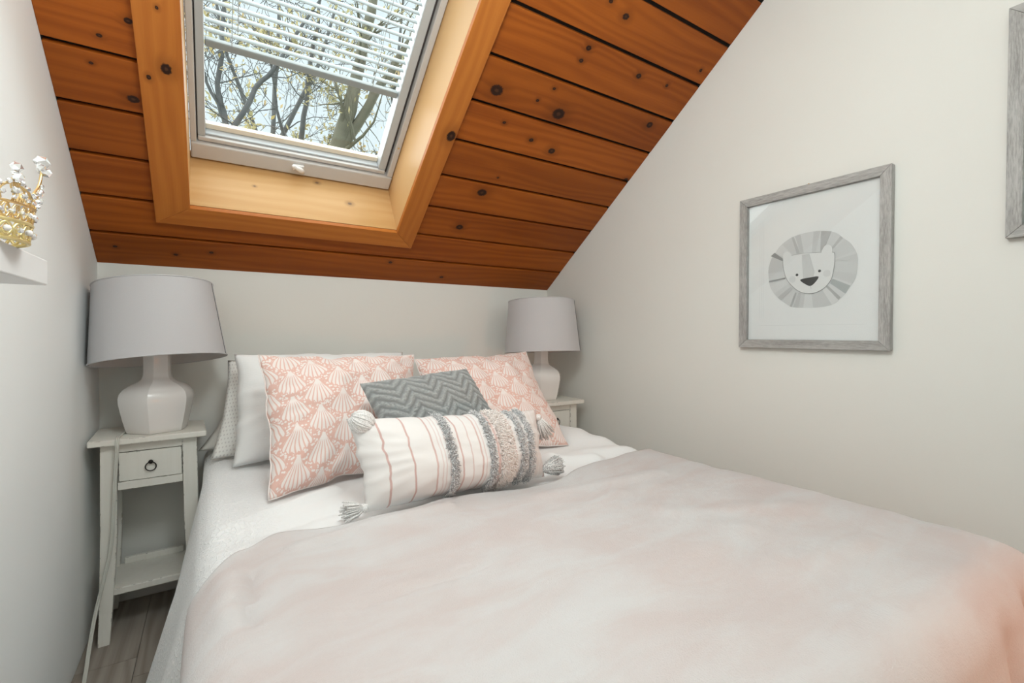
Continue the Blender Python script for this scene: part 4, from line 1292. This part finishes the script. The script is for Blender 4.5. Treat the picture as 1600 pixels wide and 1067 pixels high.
def art_print(r):
    vs, fs, cs = [], [], []
    layer = [0]
    def poly(pts, grey, tint=(1, 1, 1)):
        layer[0] += 1
        x = XR - 0.0102 - 0.00006 * layer[0]
        b = len(vs)
        cx = sum(p for p, q in pts) / len(pts); cq = sum(q for p, q in pts) / len(pts)
        vs.append((x, LY - cx, LZ + cq)); vs.extend([(x, LY - p, LZ + q) for p, q in pts])
        c = srgb(grey * tint[0], grey * tint[1], grey * tint[2])
        for i in range(len(pts)):
            fs.append((b, b + 1 + i, b + 1 + (i + 1) % len(pts))); cs.append(c)
    def dense(pts, k=6):
        out = []
        n = len(pts)
        for i in range(n):
            p0, p1, p2, p3 = [Vector((*pts[(i + d) % n], 0)) for d in (-1, 0, 1, 2)]
            for j in range(k):
                t = j / k
                q = 0.5 * ((2 * p1) + (p2 - p0) * t + (2 * p0 - 5 * p1 + 4 * p2 - p3) * t * t + (3 * p1 - p0 - 3 * p2 + p3) * t ** 3)
                out.append((q.x, q.y))
        return out
    def circ(c, r_, n=18): return [(c[0] + r_ * math.cos(2 * PI * i / n), c[1] + r_ * math.sin(2 * PI * i / n)) for i in range(n)]
    def line(p, q, w, g):
        d = Vector((q[0] - p[0], q[1] - p[1])); n = Vector((-d.y, d.x)).normalized() * w / 2
        poly([(p[0] + n.x, p[1] + n.y), (q[0] + n.x, q[1] + n.y), (q[0] - n.x, q[1] - n.y), (p[0] - n.x, p[1] - n.y)], g)
    # faint plate lines
    for a in (0.075, 0.083, 0.090): line((a, 0.11), (a, 0.49), 0.0012, 222)
    line((0.075, 0.085), (0.43, 0.085), 0.0014, 224)
    mane = dense(A['mane'])
    poly(mane, 212)
    rnd = random.Random(4)
    fc = (0.252, 0.285)
    n = len(mane)
    i = 0
    while i < n:                                             # alternating pale sectors
        k = rnd.choice((4, 6, 8, 10))
        seg = [mane[(i + j) % n] for j in range(min(k, n - i) + 1)]
        poly([fc] + seg, rnd.choice((203, 207, 211, 215, 218)))
        i += k
    for w_, g_ in (('w1', 150), ('w2', 178), ('w3', 178), ('w4', 182), ('w5', 186), ('w6', 190), ('w7', 160), ('w8', 192), ('w9', 192), ('w10', 196), ('w11', 200), ('w12', 204), ('w13', 204)):
        poly(A[w_], g_, (0.98, 1, 1) if w_ == 'w2' else (1, 1, 1))
    def outlined(pts, g_):
        poly([(c0 + (a - c0) * 1.022, c1 + (b - c1) * 1.022) for (a, b) in pts for (c0, c1) in ((sum(p for p, q in pts) / len(pts), sum(q for p, q in pts) / len(pts)),)], 158)
        poly(pts, g_)
    outlined(dense(A['earL']), 226); outlined(dense(A['earR']), 226)
    outlined(dense(A['face']), 227)
    poly(dense(A['earL']), 226); poly(dense(A['earR']), 226)
    poly(A['bridge'], 206)
    poly(circ((0.312, 0.262), 0.012), 216); poly(circ((0.198, 0.252), 0.012), 216)
    poly(circ((0.214, 0.267), 0.0048), 70); poly(circ((0.289, 0.273), 0.0048), 80)
    poly(dense(A['nose'], 3), 66)
    line((0.260, 0.224), (0.262, 0.212), 0.0015, 190)
    me = bpy.data.meshes.new('lion_drawing')
    base = ORG[r.name]
    me.from_pydata([Vector(p) - base for p in vs], [], fs)
    me.materials.append(INK)
    at = me.color_attributes.new('Col', 'FLOAT_COLOR', 'CORNER')
    arr = []
    for f, c in zip(fs, cs):
        for _ in f: arr += [*c, 1]
    at.data.foreach_set('color', arr)
    o = bpy.data.objects.new('lion_drawing', me)
    COL.objects.link(o); o.parent = r
    o['label'] = 'pale grey drawing of a smiling lion face with a fanned mane'
    ORG[o.name] = base
art_print(p1)

# ------------------------------------------------------------------ shelf and crown on the left wall
SHX, SHY0, SHY1, SHZ0, SHZ1 = -0.22, 0.35, 1.035, 1.140, 1.180
o = MB().box(XL, SHX, SHY0, SHY1, SHZ0, SHZ1).build('wall_shelf', SHELFM, base=(XL, 0.7, SHZ0), bevel=0.002)
tag(o, 'white floating shelf on the left wall with the gold crown on it', 'shelf')
CX, CY, CZ = -0.262, 0.868, SHZ1
cr = empty('crown', (CX, CY, CZ), 'gold and crystal jewelled crown standing on the white wall shelf', 'crown')
def ringpts(R, z, n=48): return [(CX + R * math.cos(2 * PI * i / n), CY + R * math.sin(2 * PI * i / n), CZ + z) for i in range(n)]
R_at = lambda z: 0.058 + 0.014 * min(1, z / 0.10)
for z in (0.003, 0.026, 0.048):
    MB().tube(ringpts(R_at(z), z), 0.0026 if z < .03 else 0.0018, 8, closed=True).build('hoop', PALEGOLD if z < .03 else GOLD, cr, smooth=True)
def onring(a, z, extra=0.0):
    R = R_at(z) + extra
    return Vector((CX + R * math.cos(a), CY + R * math.sin(a), CZ + z))
m = MB()
for k in range(2):
    m.tube([onring(2 * PI * i / 96, 0.0145 + 0.009 * math.sin(2 * PI * i / 96 * 12 + k * PI)) for i in range(96)], 0.0020, 6, closed=True)
m.build('braided_band', PALEGOLD, cr, smooth=True)
m = MB()
for k in range(2):
    m.tube([onring(2 * PI * i / 96, 0.037 + 0.009 * math.sin(2 * PI * i / 96 * 16 + k * PI)) for i in range(96)], 0.0012, 6, closed=True)
m.build('wire_band', GOLD, cr, smooth=True)
gem0 = None
def gem(P, r, mat=GEM, kind='gem', cache={}):
    key = (round(r, 4), mat.name)
    if key not in cache:
        bm = bmesh.new()
        bmesh.ops.create_icosphere(bm, subdivisions=1 if mat is GEM else 2, radius=r)
        me = bpy.data.meshes.new(kind); bm.to_mesh(me); bm.free()
        me.materials.append(mat)
        if mat is not GEM: me.polygons.foreach_set('use_smooth', [True] * len(me.polygons))
        cache[key] = me
    o = bpy.data.objects.new(kind, cache[key])
    COL.objects.link(o); o.parent = cr
    o.location = Vector(P) - ORG[cr.name]
    o.rotation_euler = (random.random() * 3, random.random() * 3, random.random() * 3)
    return o
for i in range(24): gem(onring(2 * PI * (i + 0.5) / 24, 0.0145, 0.003), 0.0042, PEARL if i % 2 else GEM, 'pearl' if i % 2 else 'gem')
for i in range(32): gem(onring(2 * PI * i / 32, 0.037, 0.002), 0.0036)
NP = 8
for i in range(NP):
    a0 = 2 * PI * i / NP + math.radians(12)
    big = i % 2 == 0
    H = 0.108 if big else 0.084
    dw = PI / NP
    m = MB()
    m.tube([onring(a0 + 0.16 * dw * math.cos(q * PI / 6), 0.070 + 0.009 * math.sin(q * PI / 6)) for q in range(12)], 0.0011, 5, closed=True)
    for s_ in (-1, 1):
        m.tube(smooth_path([onring(a0 + s_ * dw * 0.95, 0.050), onring(a0 + s_ * dw * 0.85, 0.064), onring(a0 + s_ * dw * 0.40, 0.068 if not big else 0.078), onring(a0 + s_ * dw * 0.12, H * 0.86), onring(a0, H)], 4), 0.0016, 6)
        m.tube(smooth_path([onring(a0 + s_ * dw * 0.5, 0.050), onring(a0 + s_ * dw * 0.55, 0.062), onring(a0 + s_ * dw * 0.1, 0.072), onring(a0, 0.060)], 4), 0.0012, 6)
    m.tube([onring(a0, 0.048), onring(a0, H)], 0.0013, 6)
    m.build('crown_point', GOLD, cr, smooth=True)
    gem(onring(a0, H + 0.007), 0.009 if big else 0.0068)
    gem(onring(a0, H - 0.006, 0.004), 0.0065)
    if big:
        for s_ in (-1, 1): gem(onring(a0 + s_ * 0.13, H - 0.002), 0.0052, PEARL if s_ > 0 else GEM, 'pearl' if s_ > 0 else 'gem')
    for k, (da, z, r_) in enumerate(((0, 0.062, 0.0052), (-0.5, 0.058, 0.0036), (0.5, 0.058, 0.0036), (-0.28, 0.072, 0.0036), (0.28, 0.072, 0.0036), (0, 0.075, 0.0040), (-0.95, 0.062, 0.0040),
                                     (-0.75, 0.054, 0.0030), (0.75, 0.054, 0.0030), (-0.62, 0.068, 0.0030), (0.62, 0.068, 0.0030), (0.0, 0.054, 0.0030), (0.14, 0.082, 0.0030), (-0.14, 0.082, 0.0030))):
        gem(onring(a0 + da * dw, z, 0.002), r_)
bpy.context.view_layer.update()
